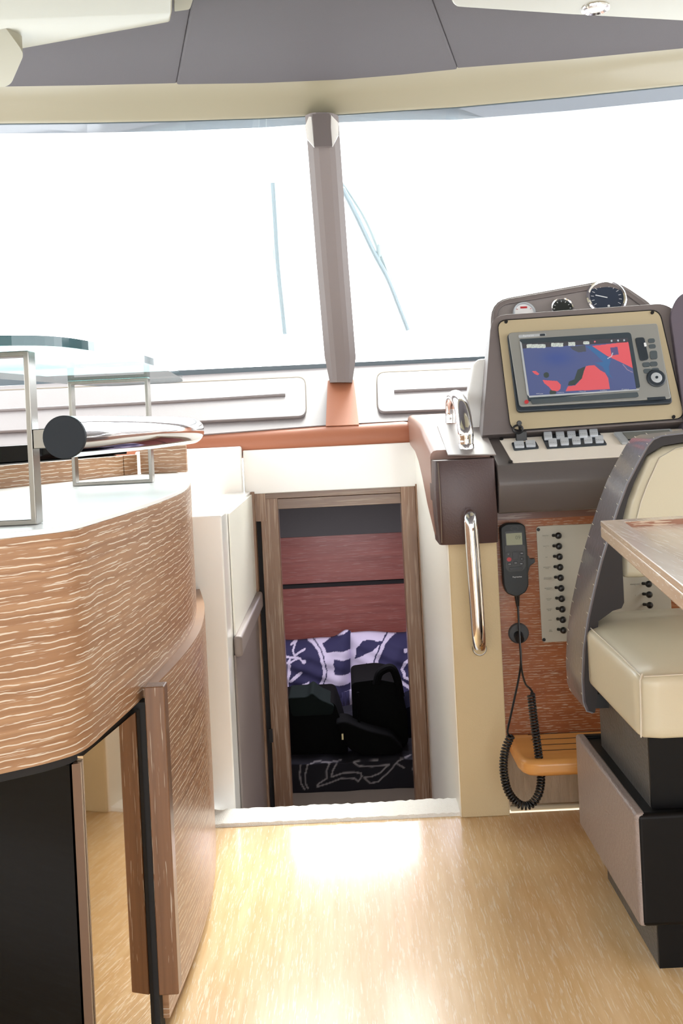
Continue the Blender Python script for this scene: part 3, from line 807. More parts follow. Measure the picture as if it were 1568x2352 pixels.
# ================================================================== HELM CONSOLE
YW = 2.18
con = thing('helm_console', (0.75, 2.4, 0.0), 'helm console with taupe moulded top above a brown wood panel', 'console')
XC0 = 0.3205
box('wood_panel', XC0, 1.5, YW, YW + 0.03, 0.15, 0.69, M_oak_h2, con)['label'] = 'limed brown oak lower panel'
box('wood_header', XC0, 1.5, YW - 0.006, YW + 0.0, 0.630, 0.66, oak('header_oak', (104, 70, 60), (120, 84, 72), (160, 140, 128), (10, 40, 210), thr=0.6), con)
zf0 = P(1250, 1176, 2.10).z; zf1 = P(1250, 1112, 2.08).z; zf2 = P(1250, 1062, 2.095).z; zk = P(1250, 1006, 2.235).z
prof = [(2.175, zf0), (2.105, zf0), (2.098, zf0 + 0.006), (2.076, zf1), (2.076, zf1 + 0.01), (2.092, zf2 - 0.004), (2.098, zf2), (2.235, zk), (2.30, zk + 0.01), (2.6, zk + 0.01), (2.6, zf0)]
build('fascia', mb_prism(MB(), [(XC0, y, z) for y, z in prof], (1.2, 0, 0)), mat('fascia_taupe', (94, 87, 85), 0.38, bump=0.12, bscale=500), con, bevel=0.004)
DPL = (Vector((0, 2.098, zf2)), Vector((0, -(zk - zf2), 2.235 - 2.098)).normalized())
plate('switch_plate', rrect([(1146, 1008), (1850, 968), (1850, 1025), (1177, 1062)], 3), DPL, 0.002, M_beigel, con, bevel=0.0006)['label'] = 'pale beige switch plate'
for x, y in ((1151, 1007), (1172, 1059)):
    plate('screw', ell(x, y, 5, 2.5, 12), DPL, 0.002, M_black, con, off=0.002)

# pods
PB = P(1172, 988, 2.23); PT = P(1142, 740, 2.335)
dn = Vector((0, PT.y - PB.y, PT.z - PB.z)).normalized()
pn = Vector((1, 0, 0)).cross(dn)
if pn.y > 0: pn = -pn
PPL = (Vector((0, PB.y, PB.z)), pn)
plate('plotter_pod', rrect([(1107, 1000), (1128, 724), (1528, 696), (1590, 745), (1600, 966)], [4, 34, 22, 30, 4]), PPL, 0.10, M_taupe, con, off=-0.105, bevel=0.006)
plate('lit_pod_side', [(1072, 1000), (1072, 900), (1084, 835), (1096, 822), (1123, 820), (1110, 1000)], (PPL[0], pn), 0.05, M_white, con, off=-0.16, bevel=0.01)['label'] = 'side face of the pod, strong light put in as white'  # pod's left side face, the strong light on it painted white
plate('pod_face', rrect([(1142, 737), (1513, 712), (1571, 960), (1173, 988)], [22, 22, 22, 22]), PPL, 0.002, M_beige, con, bevel=0.0008)['label'] = 'beige facing plate'
ring_plate('face_seal', rrect([(1140, 735), (1515, 710), (1573.5, 962), (1172, 991)], 23), rrect([(1142, 737), (1513, 712), (1571, 960), (1173, 988)], 22), PPL, 0.001, M_black, con)
for x, y in ((1162, 738), (1498, 717), (1547, 957)):
    plate('screw', ell(x, y, 4, 4, 12), PPL, 0.003, M_black, con, off=0.002)
GPL = (PPL[0] + Vector((0, 0.10, 0)), pn)
plate('gauge_pod', rrect([(1121, 980), (1128, 690), (1410, 639), (1500, 700), (1510, 980)], [4, 40, 45, 20, 4]), GPL, 0.08, mat('gauge_pod_taupe', (134, 126, 124), 0.5, bump=0.12, bscale=500), con, off=-0.08, bevel=0.010)
ring_plate('gauge_pod_rim', rrect([(1126, 972), (1132, 692), (1410, 643), (1492, 702), (1502, 972)], [4, 38, 43, 20, 4]), rrect([(1138, 962), (1142, 702), (1410, 655), (1478, 706), (1490, 962)], [4, 26, 30, 14, 4]), GPL, 0.006, M_taupe, con, bevel=0.002)
plate('right_pod', rrect([(1575, 985), (1538, 720), (1556, 676), (1640, 650), (1900, 640), (1900, 970)], [4, 20, 30, 20, 4, 4]), (PPL[0] + Vector((0, -0.01, 0)), pn), 0.12, M_wing, con, off=-0.12, bevel=0.008)

def gauge(name, cx, cy, r, dial, bez, label):
    g = thing(name, PP(cx, cy, GPL), label, 'gauge')
    c = PP(cx, cy, GPL); R_ = r * c.y / F
    build('bezel', mb_lathe(MB(), [(R_, 0), (R_, 0.008), (R_ * 0.93, 0.011), (R_ * 0.84, 0.009), (R_ * 0.82, 0.004), (R_ * 0.82, 0)], c, pn, 40), bez, g, smooth=True)
    d = build('dial', mb_lathe(MB(), [(R_ * 0.83, 0), (R_ * 0.83, 0.005), (0, 0.005)], c, pn, 40), dial, g)
    return g, c, R_
up_ = dn; rt_ = Vector((1, 0, 0))
def tick(parent, c, r0, r1, ang, w, m, h=0.0055):
    d = (rt_ * math.cos(ang) + up_ * math.sin(ang)); s = d.cross(pn)
    a, b = c + d * r0 + pn * h, c + d * r1 + pn * h
    return [a - s * w, a + s * w, b + s * w, b - s * w]
def marks(g, c, R_, angs, m):
    for a in angs: build('scale_mark', mb_prism(MB(), tick(g, c, R_ * 0.62, R_ * 0.76, math.radians(a), 0.0006, m), pn * 0.0003), m, g)
g, c, R_ = gauge('tachometer', 1391, 686, 46, M_dial, M_chrome, 'largest round gauge on the console, dark blue dial in a chrome ring')
marks(g, c, R_, range(-30, 211, 20), M_wprint)
build('needle', mb_prism(MB(), tick(g, c, -R_ * 0.05, R_ * 0.55, math.radians(163), 0.0012, M_wprint, 0.0062), pn * 0.0006), M_wprint, g)
build('hub', mb_lathe(MB(), [(0.003, 0.005), (0.003, 0.008), (0, 0.008)], PP(1396, 706, GPL), pn, 16), M_wprint, g)
g, c, R_ = gauge('small_gauge', 1290, 711, 27, M_dialb, M_chrome, 'middle round gauge with a black dial and chrome ring')
marks(g, c, R_, range(-30, 211, 30), M_wprint)
g, c, R_ = gauge('alarm_gauge', 1203, 720, 26, M_dialw, M_silver, 'leftmost round gauge with a white dial and red lettering')
mb = MB(); q = c + up_ * R_ * 0.5 + pn * 0.0055
mb_prism(mb, [q - rt_ * R_ * .3 - up_ * R_ * .1, q + rt_ * R_ * .3 - up_ * R_ * .1, q + rt_ * R_ * .3 + up_ * R_ * .1, q - rt_ * R_ * .3 + up_ * R_ * .1], pn * 0.0003)
build('red_mark', mb, M_red, g)
marks(g, c, R_, (30, 150), M_red)

# chart plotter
cp = thing('chart_plotter', PP(1350, 860, PPL), 'silver-grey chart plotter showing a red and blue sea chart', 'chart plotter')
body = rrect([(1162, 765), (1511, 743), (1546, 921), (1188, 946)], [10, 8, 10, 12])
plate('rear_edge', rrect([(1164, 766), (1509, 745), (1545, 926), (1187, 946)], 10), PPL, 0.010, M_dgrey, cp, off=0.002, bevel=0.003)
plate('front_case', rrect([(1167, 764), (1509, 742), (1541, 915), (1193, 934)], [8, 6, 6, 8]), PPL, 0.006, M_grey, cp, off=0.012, bevel=0.002)
# dark recess round the screen, dark key strip
plate('screen_surround', rrect([(1193, 779), (1448, 763), (1470, 890), (1213, 922)], [3, 8, 4, 3]), PPL, 0.001, mat('screen_surround', (52, 62, 70), 0.35), cp, off=0.018)
SCR = [(1198.5, 789.7), (1441, 776), (1461, 895.5), (1215.5, 910)]
spl = (PPL[0] + pn * 0.0196, pn)
C5 = lambda u, v: (u, v)
def scr_px(u, v):
    tl, tr, br, bl_ = SCR; v = 1 - v
    x = (tl[0] * (1 - u) + tr[0] * u) * (1 - v) + (bl_[0] * (1 - u) + br[0] * u) * v
    y = (tl[1] * (1 - u) + tr[1] * u) * (1 - v) + (bl_[1] * (1 - u) + br[1] * u) * v
    return x, y
def scr_col(U, V):
    X, Y = scr_px(U, V); x = (X - 1180) * 4.04; y = (Y - 760) * 4.04
    c = np.broadcast_to(np.array([82, 92, 134.]), X.shape + (3,)).copy()
    g = np.exp(-(((x - 400) / 140) ** 2 + ((y - 250) / 70) ** 2))[..., None]
    c = c * (1 - g * 0.6) + np.array([58, 78, 142]) * g * 0.6
    olive = np.array([62, 72, 72]); red = np.array([208, 92, 100]); blue = np.array([64, 104, 150])
    c = mixw(c, inpoly(x, y, [(520, 150), (660, 130), (670, 190), (600, 200), (545, 175)]), np.array([78, 82, 92]))
    c = mixw(c, inpoly(x, y, [(590, 360), (660, 330), (650, 420), (620, 450), (560, 505), (500, 505), (510, 470), (560, 450)]), olive)
    c = mixw(c, (np.hypot(x - 300, y - 410) < 26) | (np.hypot(x - 360, y - 572) < 30), olive)
    c = mixw(c, inpoly(x, y, [(665, 140), (730, 145), (830, 215), (900, 270), (880, 330), (885, 400), (915, 440), (860, 400), (820, 330), (745, 295), (830, 290), (760, 220)]), blue)
    for q in ([(725, 140), (1060, 100), (1110, 350), (1000, 295), (870, 235)], [(670, 325), (745, 318), (800, 365), (845, 390), (875, 440), (888, 540), (480, 560), (500, 515), (570, 505), (630, 440), (650, 370)],
              [(168, 375), (200, 370), (235, 400), (222, 412), (190, 398)], [(265, 455), (320, 460), (400, 465), (435, 500), (430, 540), (405, 560), (350, 552), (320, 515), (285, 490)]):
        c = mixw(c, inpoly(x, y, q), red)
    c = mixw(c, inpoly(x, y, [(893, 155), (960, 148), (970, 220), (905, 228)]), np.array([92, 84, 124]))
    c = mixw(c, dline(x, y, [(870, 255), (905, 235), (915, 205)]) < 4, np.array([180, 180, 196]))
    c = mixw(c, dline(x, y, [(1010, 310), (1050, 360), (1100, 385)]) < 3, np.array([150, 130, 150]))
    top = 172 - (x - 90) * 0.062
    c = mixw(c, y < top - 8, np.array([66, 66, 74]))
    for a, b in ((118, 292), (345, 455), (505, 567), (643, 698)):
        yt = 122 - (a - 118) * 0.05
        c = mixw(c, (x > a) & (x < b) & (y > yt + 2) & (y < yt + (36 if b < 600 else 28)), np.array([196, 204, 200]))
        c = mixw(c, (x > a + 8) & (x < b - 8) & (np.abs(y - yt - 12) < 2.6) & (np.sin(x * 0.5) > -0.1), np.array([110, 116, 118]))
        c = mixw(c, (x > a + 8) & (x < b - 8) & (np.abs(y - yt - 25) < 2.6) & (np.sin(x * 0.43) > 0.0) & (b < 600), np.array([110, 116, 118]))
    for a in (750, 905, 965, 1022): c = mixw(c, np.hypot(x - a, y - (100 - (a - 750) * 0.05)) < 9, np.array([176, 188, 200]) if a != 750 else np.array([200, 110, 120]))
    for a in (236, 432, 632, 830, 1030): c = mixw(c, (np.abs(x - a) < 32) & (np.abs(y - (582 - (a - 236) * 0.05)) < 3) & (np.sin(x * 0.6) > -0.3), np.array([168, 172, 182]))
    bot = 592 - (x - 140) * 0.055
    return c
def scr_fn(u, v):
    x, y = scr_px(u, v); return PP(x, y, spl)
sc_ = paint_grid('screen', scr_fn, 260, 160, scr_col, M_screen, cp)
sc_['label'] = 'lit screen with red land and blue sea'
plate('screen_bottom_edge', [(1214, 909), (1467, 893.5), (1467, 896.5), (1215, 913)], PPL, 0.002, M_silver, cp, off=0.019)
plate('screen_side_edge', [(1193, 783), (1197.5, 787), (1215.5, 911), (1210, 906)], PPL, 0.0015, M_silver, cp, off=0.019)
plate('soft_key_strip', rrect([(1218, 917.5), (1464, 900), (1467, 910), (1462, 912), (1222, 928)], 3), PPL, 0.002, M_btn, cp, off=0.019, bevel=0.0006)
plate('card_door', rrect([(1458, 775.5), (1479, 774), (1490, 825), (1470, 829)], 6), PPL, 0.003, M_dgrey, cp, off=0.018, bevel=0.001)
plate('door_catch', rrect([(1478, 787), (1483, 787), (1485, 795), (1480, 796)], 1.5), PPL, 0.002, M_wprint, cp, off=0.021)
btn = [(1496, 782, 8, 5), (1498, 795, 8, 5), (1501, 815, 8.5, 10), (1484, 837, 9, 5.5), (1501, 835.5, 9, 5.5), (1487, 852, 9.5, 5.5), (1505, 850, 9, 5.5)]
for x, y, a, b in btn:
    plate('button', rrect([(x - a - .5, y - b + .7), (x + a - 1, y - b - .3), (x + a + .5, y + b - .7), (x - a + 1, y + b + .3)], 5), PPL, 0.002, M_btn, cp, off=0.018, bevel=0.0006)
c = PP(1501, 877, PPL)
kn = build('rotary_knob', mb_lathe(MB(), [(0.0215, 0.018), (0.0215, 0.021), (0.019, 0.0225), (0.013, 0.0225), (0.013, 0.020)], c, pn, 36), M_dgrey, cp, smooth=True, angle=30)
build('knob_cap', mb_lathe(MB(), [(0.0125, 0.020), (0.0125, 0.0235), (0.010, 0.0245), (0.0, 0.0235)], c, pn, 30), M_silver, kn, smooth=True)
build('knob_pip', mb_lathe(MB(), [(0.003, 0.023), (0.003, 0.026), (0, 0.026)], c, pn, 14), M_dgrey, kn)
plate('power_button', ell(1209, 922.5, 5, 4.5, 16), PPL, 0.003, M_red, cp, off=0.018, bevel=0.0005)
plate('corner_badge', [(1486, 913), (1527, 910.5), (1529, 917), (1487, 920)], PPL, 0.001, M_dgrey, cp, off=0.018)
plate('name_plate', rrect([(1190, 769.5), (1253, 765.5), (1254, 771), (1191, 776)], 2.5), PPL, 0.0012, M_silver, cp, off=0.018)
text('brand_name', 'Raymarine', 1213, 770.8, 4.2, PPL, M_wprint, cp, off=0.0195)
plate('badge_window', rrect([(1239, 767), (1251, 766.2), (1252, 770.8), (1239.5, 771.6)], 2), PPL, 0.0008, M_dgrey, cp, off=0.0195)

# rocker switches
rk = thing('rocker_switch_bank', PP(1325, 1012, DPL), 'double row of ten grey rocker switches on the helm switch plate', 'switch bank')
plate('bank_frame', rrect([(1243, 1001), (1375, 991), (1394, 1020), (1256, 1029)], 3), DPL, 0.003, M_dgrey, rk, off=0.002, bevel=0.0008)
def rocker(parent, x, y, w=21, h=15, tilt=0):
    pts = [(x - w / 2, y - h / 2), (x + w / 2 - 2, y - h / 2 - 0.8), (x + w / 2, y + h / 2 - 0.8), (x - w / 2 + 2, y + h / 2)]
    r = plate('rocker', rrect(pts, 2), DPL, 0.006, M_rocker, parent, off=0.003 + tilt, bevel=0.0015)
    d = MB(); p0, n_ = DPL; q = (p0 + n_ * (0.0092 + tilt), n_)
    for k in range(4):
        c_ = PP(x - w / 2 + 4.2 + k * 4.2, y + 2.5 - k * 0.2, q)
        mb_box(d, c_.x - 0.0006, c_.x + 0.0006, c_.y - 0.0006, c_.y + 0.0006, c_.z - 0.0004, c_.z + 0.0003)
    build('dots', d, M_dgrey, r)
for k, (x, y, t) in enumerate([(1258, 999, .003), (1286, 998, 0), (1312, 996, 0), (1339, 994, .003), (1363, 992, .003)]): rocker(rk, x, y, tilt=t)
for k, (x, y, t) in enumerate([(1269, 1014, .002), (1296, 1012, 0), (1323, 1010, 0), (1350, 1008.5, -.001), (1376, 1007, 0)]): rocker(rk, x, y, tilt=t)
rk2 = thing('rocker_switch_pair', PP(1205, 1020, DPL), 'pair of pale rocker switches beside the ignition key', 'switch bank')
plate('pair_frame', rrect([(1174, 1016), (1230, 1013), (1238, 1028), (1180, 1033)], 3), DPL, 0.003, M_dgrey, rk2, off=0.002, bevel=0.0008)
rocker(rk2, 1192, 1019, 24, 13); rocker(rk2, 1218, 1017, 24, 13)
ky = thing('ignition_switch', PP(1196, 1008, DPL), 'black ignition switch with a key on the left of the switch plate', 'switch')
c = PP(1197, 1013, DPL)
box('switch_body', c.x - 0.012, c.x + 0.012, c.y - 0.006, c.y + 0.008, c.z - 0.001, c.z + 0.022, M_black, ky, bevel=0.002)
build('key_ring', mb_tube(MB(), [P(1189 + 11 * math.cos(a), 986 + 9 * math.sin(a), c.y - 0.006) for a in [k * math.pi / 10 for k in range(21)]], 0.0025, 8), M_black, ky, smooth=True)
build('key_head', mb_lathe(MB(), [(0.005, -0.003), (0.006, 0), (0.005, 0.003), (0, 0.0032)], P(1192, 972, c.y - 0.006), (0, -1, 0), 16), M_black, ky, smooth=True)
build('key_stem', mb_tube(MB(), [P(1192, 974, c.y - 0.006), c + Vector((-0.002, 0, 0.024))], 0.0028, 8), M_black, ky)
di = thing('engine_display', PP(1440, 1000, DPL), 'small silver-framed display set into the right of the switch plate', 'display')
plate('display_frame', rrect([(1408, 992), (1540, 984), (1560, 1010), (1428, 1016)], 3), DPL, 0.006, M_silver, di, off=0.002, bevel=0.0015)
plate('display_window', [(1429, 993), (1536, 987), (1549, 1003), (1442, 1008)], DPL, 0.001, M_lens, di, off=0.008)
plate('display_button', ell(1446, 1009.5, 5, 1.5, 12), DPL, 0.001, M_dgrey, di, off=0.008)

# ---- switch panel with toggles
WP = vplane(YW)
sp_ = thing('switch_panel', P(1390, 1470, YW), 'grey-beige switch panel with two columns of black toggle switches', 'switch panel')
plate('panel_plate', rrect([(1231, 1209), (1531, 1195), (1545, 1460), (1245, 1476)], 8), WP, 0.003, M_plate, sp_, bevel=0.001)
for x, y in ((1236, 1216.5), (1249, 1469.5), (1527, 1203), (1539, 1455)):
    plate('screw', ell(x, y, 4, 4, 12), WP, 0.001, M_black, sp_, off=0.003)
def toggle_at(px, py):
    c_ = P(px, py, YW - 0.02)
    st = build('toggle_switch', mb_lathe(MB(), [(0.0035, 0), (0.003, 0.014), (0.003, 0.016)], Vector((c_.x - 0.008, YW - 0.003, c_.z - 0.001)), (0.45, -1, 0.1), 12), M_black, sp_, smooth=True)
    build('ball_tip', mb_lathe(MB(), [(0.0, -0.0072), (0.0045, -0.0058), (0.0070, -0.002), (0.0074, 0.0), (0.0070, 0.002), (0.0045, 0.0058), (0, 0.0072)], c_, (0, -1, 0), 16), M_black, st, smooth=True)
    return st, c_
t0, tc0 = toggle_at(1282, 1230.5)
for i in range(1, 10):
    x = 1282 + i * 1.28; y = 1230.5 + i * 24.15
    copy_part(t0, sp_, P(x, y, YW - 0.02) - tc0)
for i in range(0, 10):
    x = 1483 + i * 1.28; y = 1221 + i * 24.15
    copy_part(t0, sp_, P(x, y, YW - 0.02) - tc0)
LB = ['THROTTLE\n1', 'THROTTLE\n2', 'VHF', 'INSTRUMENT\nPANEL', 'NAVIGATION\nINSTRUMENTS', 'NAVIGATION\nLIGHTS', 'ANCHOR\nLIGHT', 'ELECTRIC\nBILGE', 'HORN', 'FOG\nHORN']
for i, s in enumerate(LB):
    text('printed_label', s, 1252 + i * 1.35, 1232 + i * 24.1, 2.4, WP, M_print, sp_, off=0.0032, sx=0.85)
for i, s in ((3, 'WIPER\n1'), (4, 'WINDOW WIPER\n1'), (5, 'WINDOW WIPER\n2'), (6, '2')):
    text('printed_label', s, 1451 + i * 1.35, 1223 + i * 24.1, 2.4, WP, M_print, sp_, off=0.0032, sx=0.85)

# ---- radio handset
hs = thing('radio_handset', P(1185, 1365, YW), 'black radio handset hanging on the wood panel beside the pillar', 'radio handset')
HP = vplane(YW - 0.006)
plate('wall_bracket', rrect([(1160, 1280), (1214, 1276), (1216, 1284), (1228, 1282), (1229, 1292), (1217, 1300), (1212, 1320), (1165, 1322)], 4), vplane(YW), 0.008, M_hgrey, hs, bevel=0.002)
plate('case', rrect([(1149, 1212), (1163, 1203), (1196, 1202), (1206, 1208), (1211, 1262), (1214, 1345), (1208, 1360), (1188, 1372), (1164, 1364), (1157, 1345), (1152, 1262)], 6), HP, 0.026, M_rubber, hs, bevel=0.006)
plate('keypad', rrect([(1160, 1253), (1205, 1251), (1207, 1302), (1200, 1311), (1168, 1313), (1161, 1306)], 5), HP, 0.001, M_hgrey, hs, off=0.026)
plate('display_bezel', rrect([(1159, 1221), (1200, 1219), (1202, 1256), (1161, 1258)], 3), HP, 0.0008, M_black, hs, off=0.026)
plate('display', rrect([(1161.3, 1225.5), (1198, 1223.5), (1199.5, 1251), (1163, 1252.5)], 1), HP, 0.001, M_lcd, hs, off=0.0262)
text('display_digits', '09', 1189, 1235, 9, HP, M_lcdt, hs, off=0.0275)
ring_plate('speaker_grille', ell(1181, 1214, 9, 5), ell(1181, 1214, 7.5, 3.8), HP, 0.0008, M_hgrey, hs, off=0.026)
for x, y, a, b, s in [(1167, 1273, 5, 5, '16'), (1198, 1271, 5, 5, 'MENU'), (1169, 1285, 5.5, 5, ''), (1198, 1284, 5, 5, 'OK'), (1170, 1296, 6, 4, 'CLEAR'), (1184, 1293, 5.5, 5, 'SCAN'), (1197, 1295, 6, 4, 'HI/LO')]:
    k = plate('key', ell(x, y, a, b, 16), HP, 0.0014, M_red if s == '' else M_black, hs, off=0.027, bevel=0.0004)
    if s: text('key_print', s, x, y, 2.0, HP, M_wprint, k, off=0.0286, sx=0.7)
plate('key', rrect([(1176, 1268), (1190, 1267.5), (1190.5, 1285), (1177, 1286)], 4), HP, 0.0014, M_black, hs, off=0.027, bevel=0.0004)
plate('key', rrect([(1168.5, 1303), (1199.5, 1301), (1200, 1309), (1170, 1311)], 4), HP, 0.0014, M_black, hs, off=0.027, bevel=0.0004)
text('brand_name', 'Raymarine', 1187.5, 1325, 3.6, HP, M_wprint, hs, off=0.0268)
build('cord_boot', mb_tube(MB(), [P(1187, 1368, YW - 0.016), P(1188, 1382, YW - 0.014), P(1189, 1394, YW - 0.012)], [0.006, 0.0045, 0.003], 12), M_black, hs, smooth=True)
gp = thing('cable_outlet', P(1190, 1470, YW), 'round black cable outlet on the wood panel under the handset', 'cable outlet')
build('flange', mb_lathe(MB(), [(0.0225, 0), (0.0225, 0.003), (0.020, 0.006), (0, 0.006)], P(1190, 1454, YW), (0, -1, 0), 32), M_hgrey, gp, smooth=True, angle=30)
build('gland', mb_lathe(MB(), [(0.0105, 0.004), (0.0095, 0.022), (0, 0.022)], P(1189, 1457, YW), (0, -1, -0.3), 20), M_black, gp, smooth=True)
# cord: straight part, coil, straight part back
Yc = 2.03
cd = thing('coiled_cord', P(1205, 1850, 2.0), 'black coiled cord hanging in a loop from the radio handset', 'cord')
s1 = [P(1189, 1390, YW - 0.013), P(1192, 1450, YW - 0.032), P(1195, 1500, 2.12), P(1198, 1540, 2.09), P(1206, 1570, 2.05), P(1217, 1582, Yc), P(1222, 1590, Yc), P(1219, 1597, Yc)]
build('plain_lead', mb_tube(MB(), spline(s1, 8), 0.0022, 8), M_black, cd, smooth=True)
s2 = [P(1190, 1458, YW - 0.022), P(1196, 1500, 2.13), P(1193, 1545, 2.09), P(1182, 1600, 2.06), P(1171, 1650, 2.04), P(1165, 1680, Yc), P(1170, 1690, Yc), P(1173, 1693, Yc)]
build('plain_lead', mb_tube(MB(), spline(s2, 8), 0.0022, 8), M_black, cd, smooth=True)
loop = [P(x, y, Yc - 0.01) for x, y in [(1219, 1594), (1224, 1640), (1232, 1700), (1239, 1755), (1242, 1790), (1237, 1822), (1222, 1845), (1203, 1851), (1184, 1841), (1167, 1818), (1158, 1785), (1156, 1750), (1161, 1718), (1173, 1690)]]
lp = spline(loop, 90)
fr = frames(lp); L = [0.0]
for a, b in zip(lp[:-1], lp[1:]): L.append(L[-1] + (b - a).length)
turns = 66; hel = []
rc = 0.0068
for p, (t, a, b), s in zip(lp, fr, L):
    an = s / L[-1] * turns * 2 * math.pi
    hel.append(p + a * rc * math.cos(an) + b * rc * math.sin(an))
build('coil', mb_tube(MB(), hel, 0.00225, 6), M_black, cd, smooth=True, angle=80)

# ---- foot rest and kick
ft = thing('foot_rest', (0.5, 2.09, 0.12), 'teak slatted foot rest below the wood panel, at floor level of the helm', 'foot rest')
ztop = 0.162
fx0 = 0.326
top = [(fx0, YW - 0.002)] + [(fx0, 2.05)] + [(fx0 + 0.004, 2.025), (fx0 + 0.016, 2.008), (fx0 + 0.04, 2.0), (1.1, 2.0), (1.1, YW - 0.002)]
build('foot_board', mb_prism(MB(), [(x, y, ztop - 0.034) for x, y in top], (0, 0, 0.034)), M_teak, ft, bevel=0.012)
for k in range(4):
    y = 2.165 - 0.035 * k
    box('caulk_line', fx0 + 0.045, 1.08, y - 0.0012, y + 0.0012, ztop - 0.001, ztop + 0.0006, M_dark, ft)
box('baseboard_right', XC0, 1.5, 2.165, YW + 0.02, 0.0, 0.15, M_rib, kind='structure')
box('trim_10', XC0 + 0.004, 1.5, 2.155, 2.166, 0.0, 0.012, mat('cream_piping', (168, 158, 136), 0.6), kind='structure', bevel=0.003)

# ================================================================== GALLEY UNIT
up_plan = [(-.60, 1.02), (-.409, 1.136), (-.354, 1.174), (-.330, 1.210), (-.319, 1.29), (-.304, 1.43), (-.291, 1.62), (-.291, 1.81), (-.311, 2.01), (-.335, 2.15), (-.375, 2.33), (-.44, 2.48), (-.60, 2.53)]
UP = [(p.x, p.y) for p in spline([Vector((x, y, 0)) for x, y in up_plan], 8)]
def offset(poly, d):
    out = []
    for i, (x, y) in enumerate(poly):
        a = poly[max(0, i - 1)]; b = poly[min(len(poly) - 1, i + 1)]
        tx, ty = b[0] - a[0], b[1] - a[1]; l = math.hypot(tx, ty)
        out.append((x + ty / l * d, y - tx / l * d))
    return out
def plan_solid(mb, poly, z0, z1, back=None):
    pts = [Vector((x, y, z0)) for x, y in poly]
    if back: pts += [Vector((x, y, z0)) for x, y in back]
    return mb_prism(mb, pts, (0, 0, z1 - z0))
BK = [(-1.2, 2.53), (-1.2, 0.66)]
ga = thing('galley_cabinet', (-0.6, 1.7, 0.0), 'curved limed oak galley cabinet on the left with upright door handles', 'cabinet')
build('upper_block', plan_solid(MB(), UP, 0.483, 0.750, BK), M_oak_h, ga, smooth=True, angle=40)
build('door_seal', plan_solid(MB(), offset(UP, -0.012), 0.470, 0.484, [(-1.2, 2.5), (-1.2, 0.7)]), M_dark, ga)
# curved lower door
dn_ = [(x, y) for x, y in UP if 1.425 < y < 2.32 and x > -0.38]
D1 = offset(dn_, 0.016); D0 = offset(dn_, -0.008)
gd = build('curved_door', mb_prism(MB(), [Vector((x, y, 0.022)) for x, y in D1] + [Vector((x, y, 0.022)) for x, y in reversed(D0)], (0, 0, 0.476)), M_oak_h, ga, smooth=True, angle=40)
h1a = P(365, 2290, 1.405); h1b = P(411, 2290, 1.405)
zb = P(388, 2291, 1.40).z; zt1 = P(352, 1580, 1.40).z
def fin(name, pxl, pxr, Y, z0, z1, m, parent, d=0.03):
    a = P(pxl, 2290, Y).x; b = P(pxr, 2290, Y).x
    return box(name, a, b, Y, Y + d, z0, z1, m, parent, bevel=0.002)
fin('door_handle', 365, 411, 1.405, zb, zt1, M_oak_v, gd, 0.028)
box('handle_gap', -0.330, -0.297, 1.4075, 1.44, 0.0, 0.482, M_dark, ga)
core = offset([(x, y) for x, y in UP if y > 1.40], -0.03)
build('carcass', plan_solid(MB(), core, 0.0, 0.475, [(-1.2, 2.5), (-1.2, 1.42)]), M_dark, ga)
build('plinth', plan_solid(MB(), offset([(x, y) for x, y in UP if y > 1.42], -0.004), 0.0, 0.02, [(-1.2, 2.5), (-1.2, 1.44)]), M_oak_v, ga)
# mirror-fronted corner door
mx0 = Vector((-0.3345, 1.2135, 0)); mx1 = Vector((-0.3045, 1.404, 0))
md = build('mirror_door', mb_prism(MB(), [mx0, mx1, mx1 + Vector((-0.02, 0, 0)), mx0 + Vector((-0.02, 0, 0))], (0, 0, 0.474)), M_mirror, ga)
md['label'] = 'glossy dark mirror-like door'
for v in md.data.vertices: pass
# fridge front
ax = Vector((-0.345, 1.2035, 0)); bx_ = Vector((-0.62, 1.045, 0))
dirf = (bx_ - ax).normalized(); nf = Vector((-dirf.y, dirf.x, 0)); 
if nf.y > 0: nf = -nf
fr_ = thing('wine_fridge', (-0.5, 1.25, 0.0), 'black glass fronted fridge built in at the lower left corner', 'fridge')
build('fridge_body', mb_prism(MB(), [ax - nf * 0.012, bx_ - nf * 0.012, bx_ - nf * 0.35, Vector((-0.36, 1.39, 0))], (0, 0, 0.47)), M_black, fr_)
build('glass_door', mb_prism(MB(), [ax + dirf * 0.004, bx_, bx_ - nf * 0.011, ax + dirf * 0.004 - nf * 0.011], (0, 0, 0.468)), M_gloss, fr_)
e0 = ax + Vector((0.0, 0.0, 0))
build('edge_strip', mb_prism(MB(), [Vector((-0.3455, 1.2015, 0)), Vector((-0.3365, 1.206, 0)), Vector((-0.3365, 1.2125, 0)), Vector((-0.3455, 1.212, 0))], (0, 0, 0.468)), mat('bronze_edge', (120, 98, 84), 0.25, metal=0.5), fr_)

build('galley_worktop', plan_solid(MB(), offset(UP, -0.0005), 0.750, 0.757, BK), M_counter, label='white polished worktop on top of the curved galley cabinet', cat='worktop', bevel=0.0015)

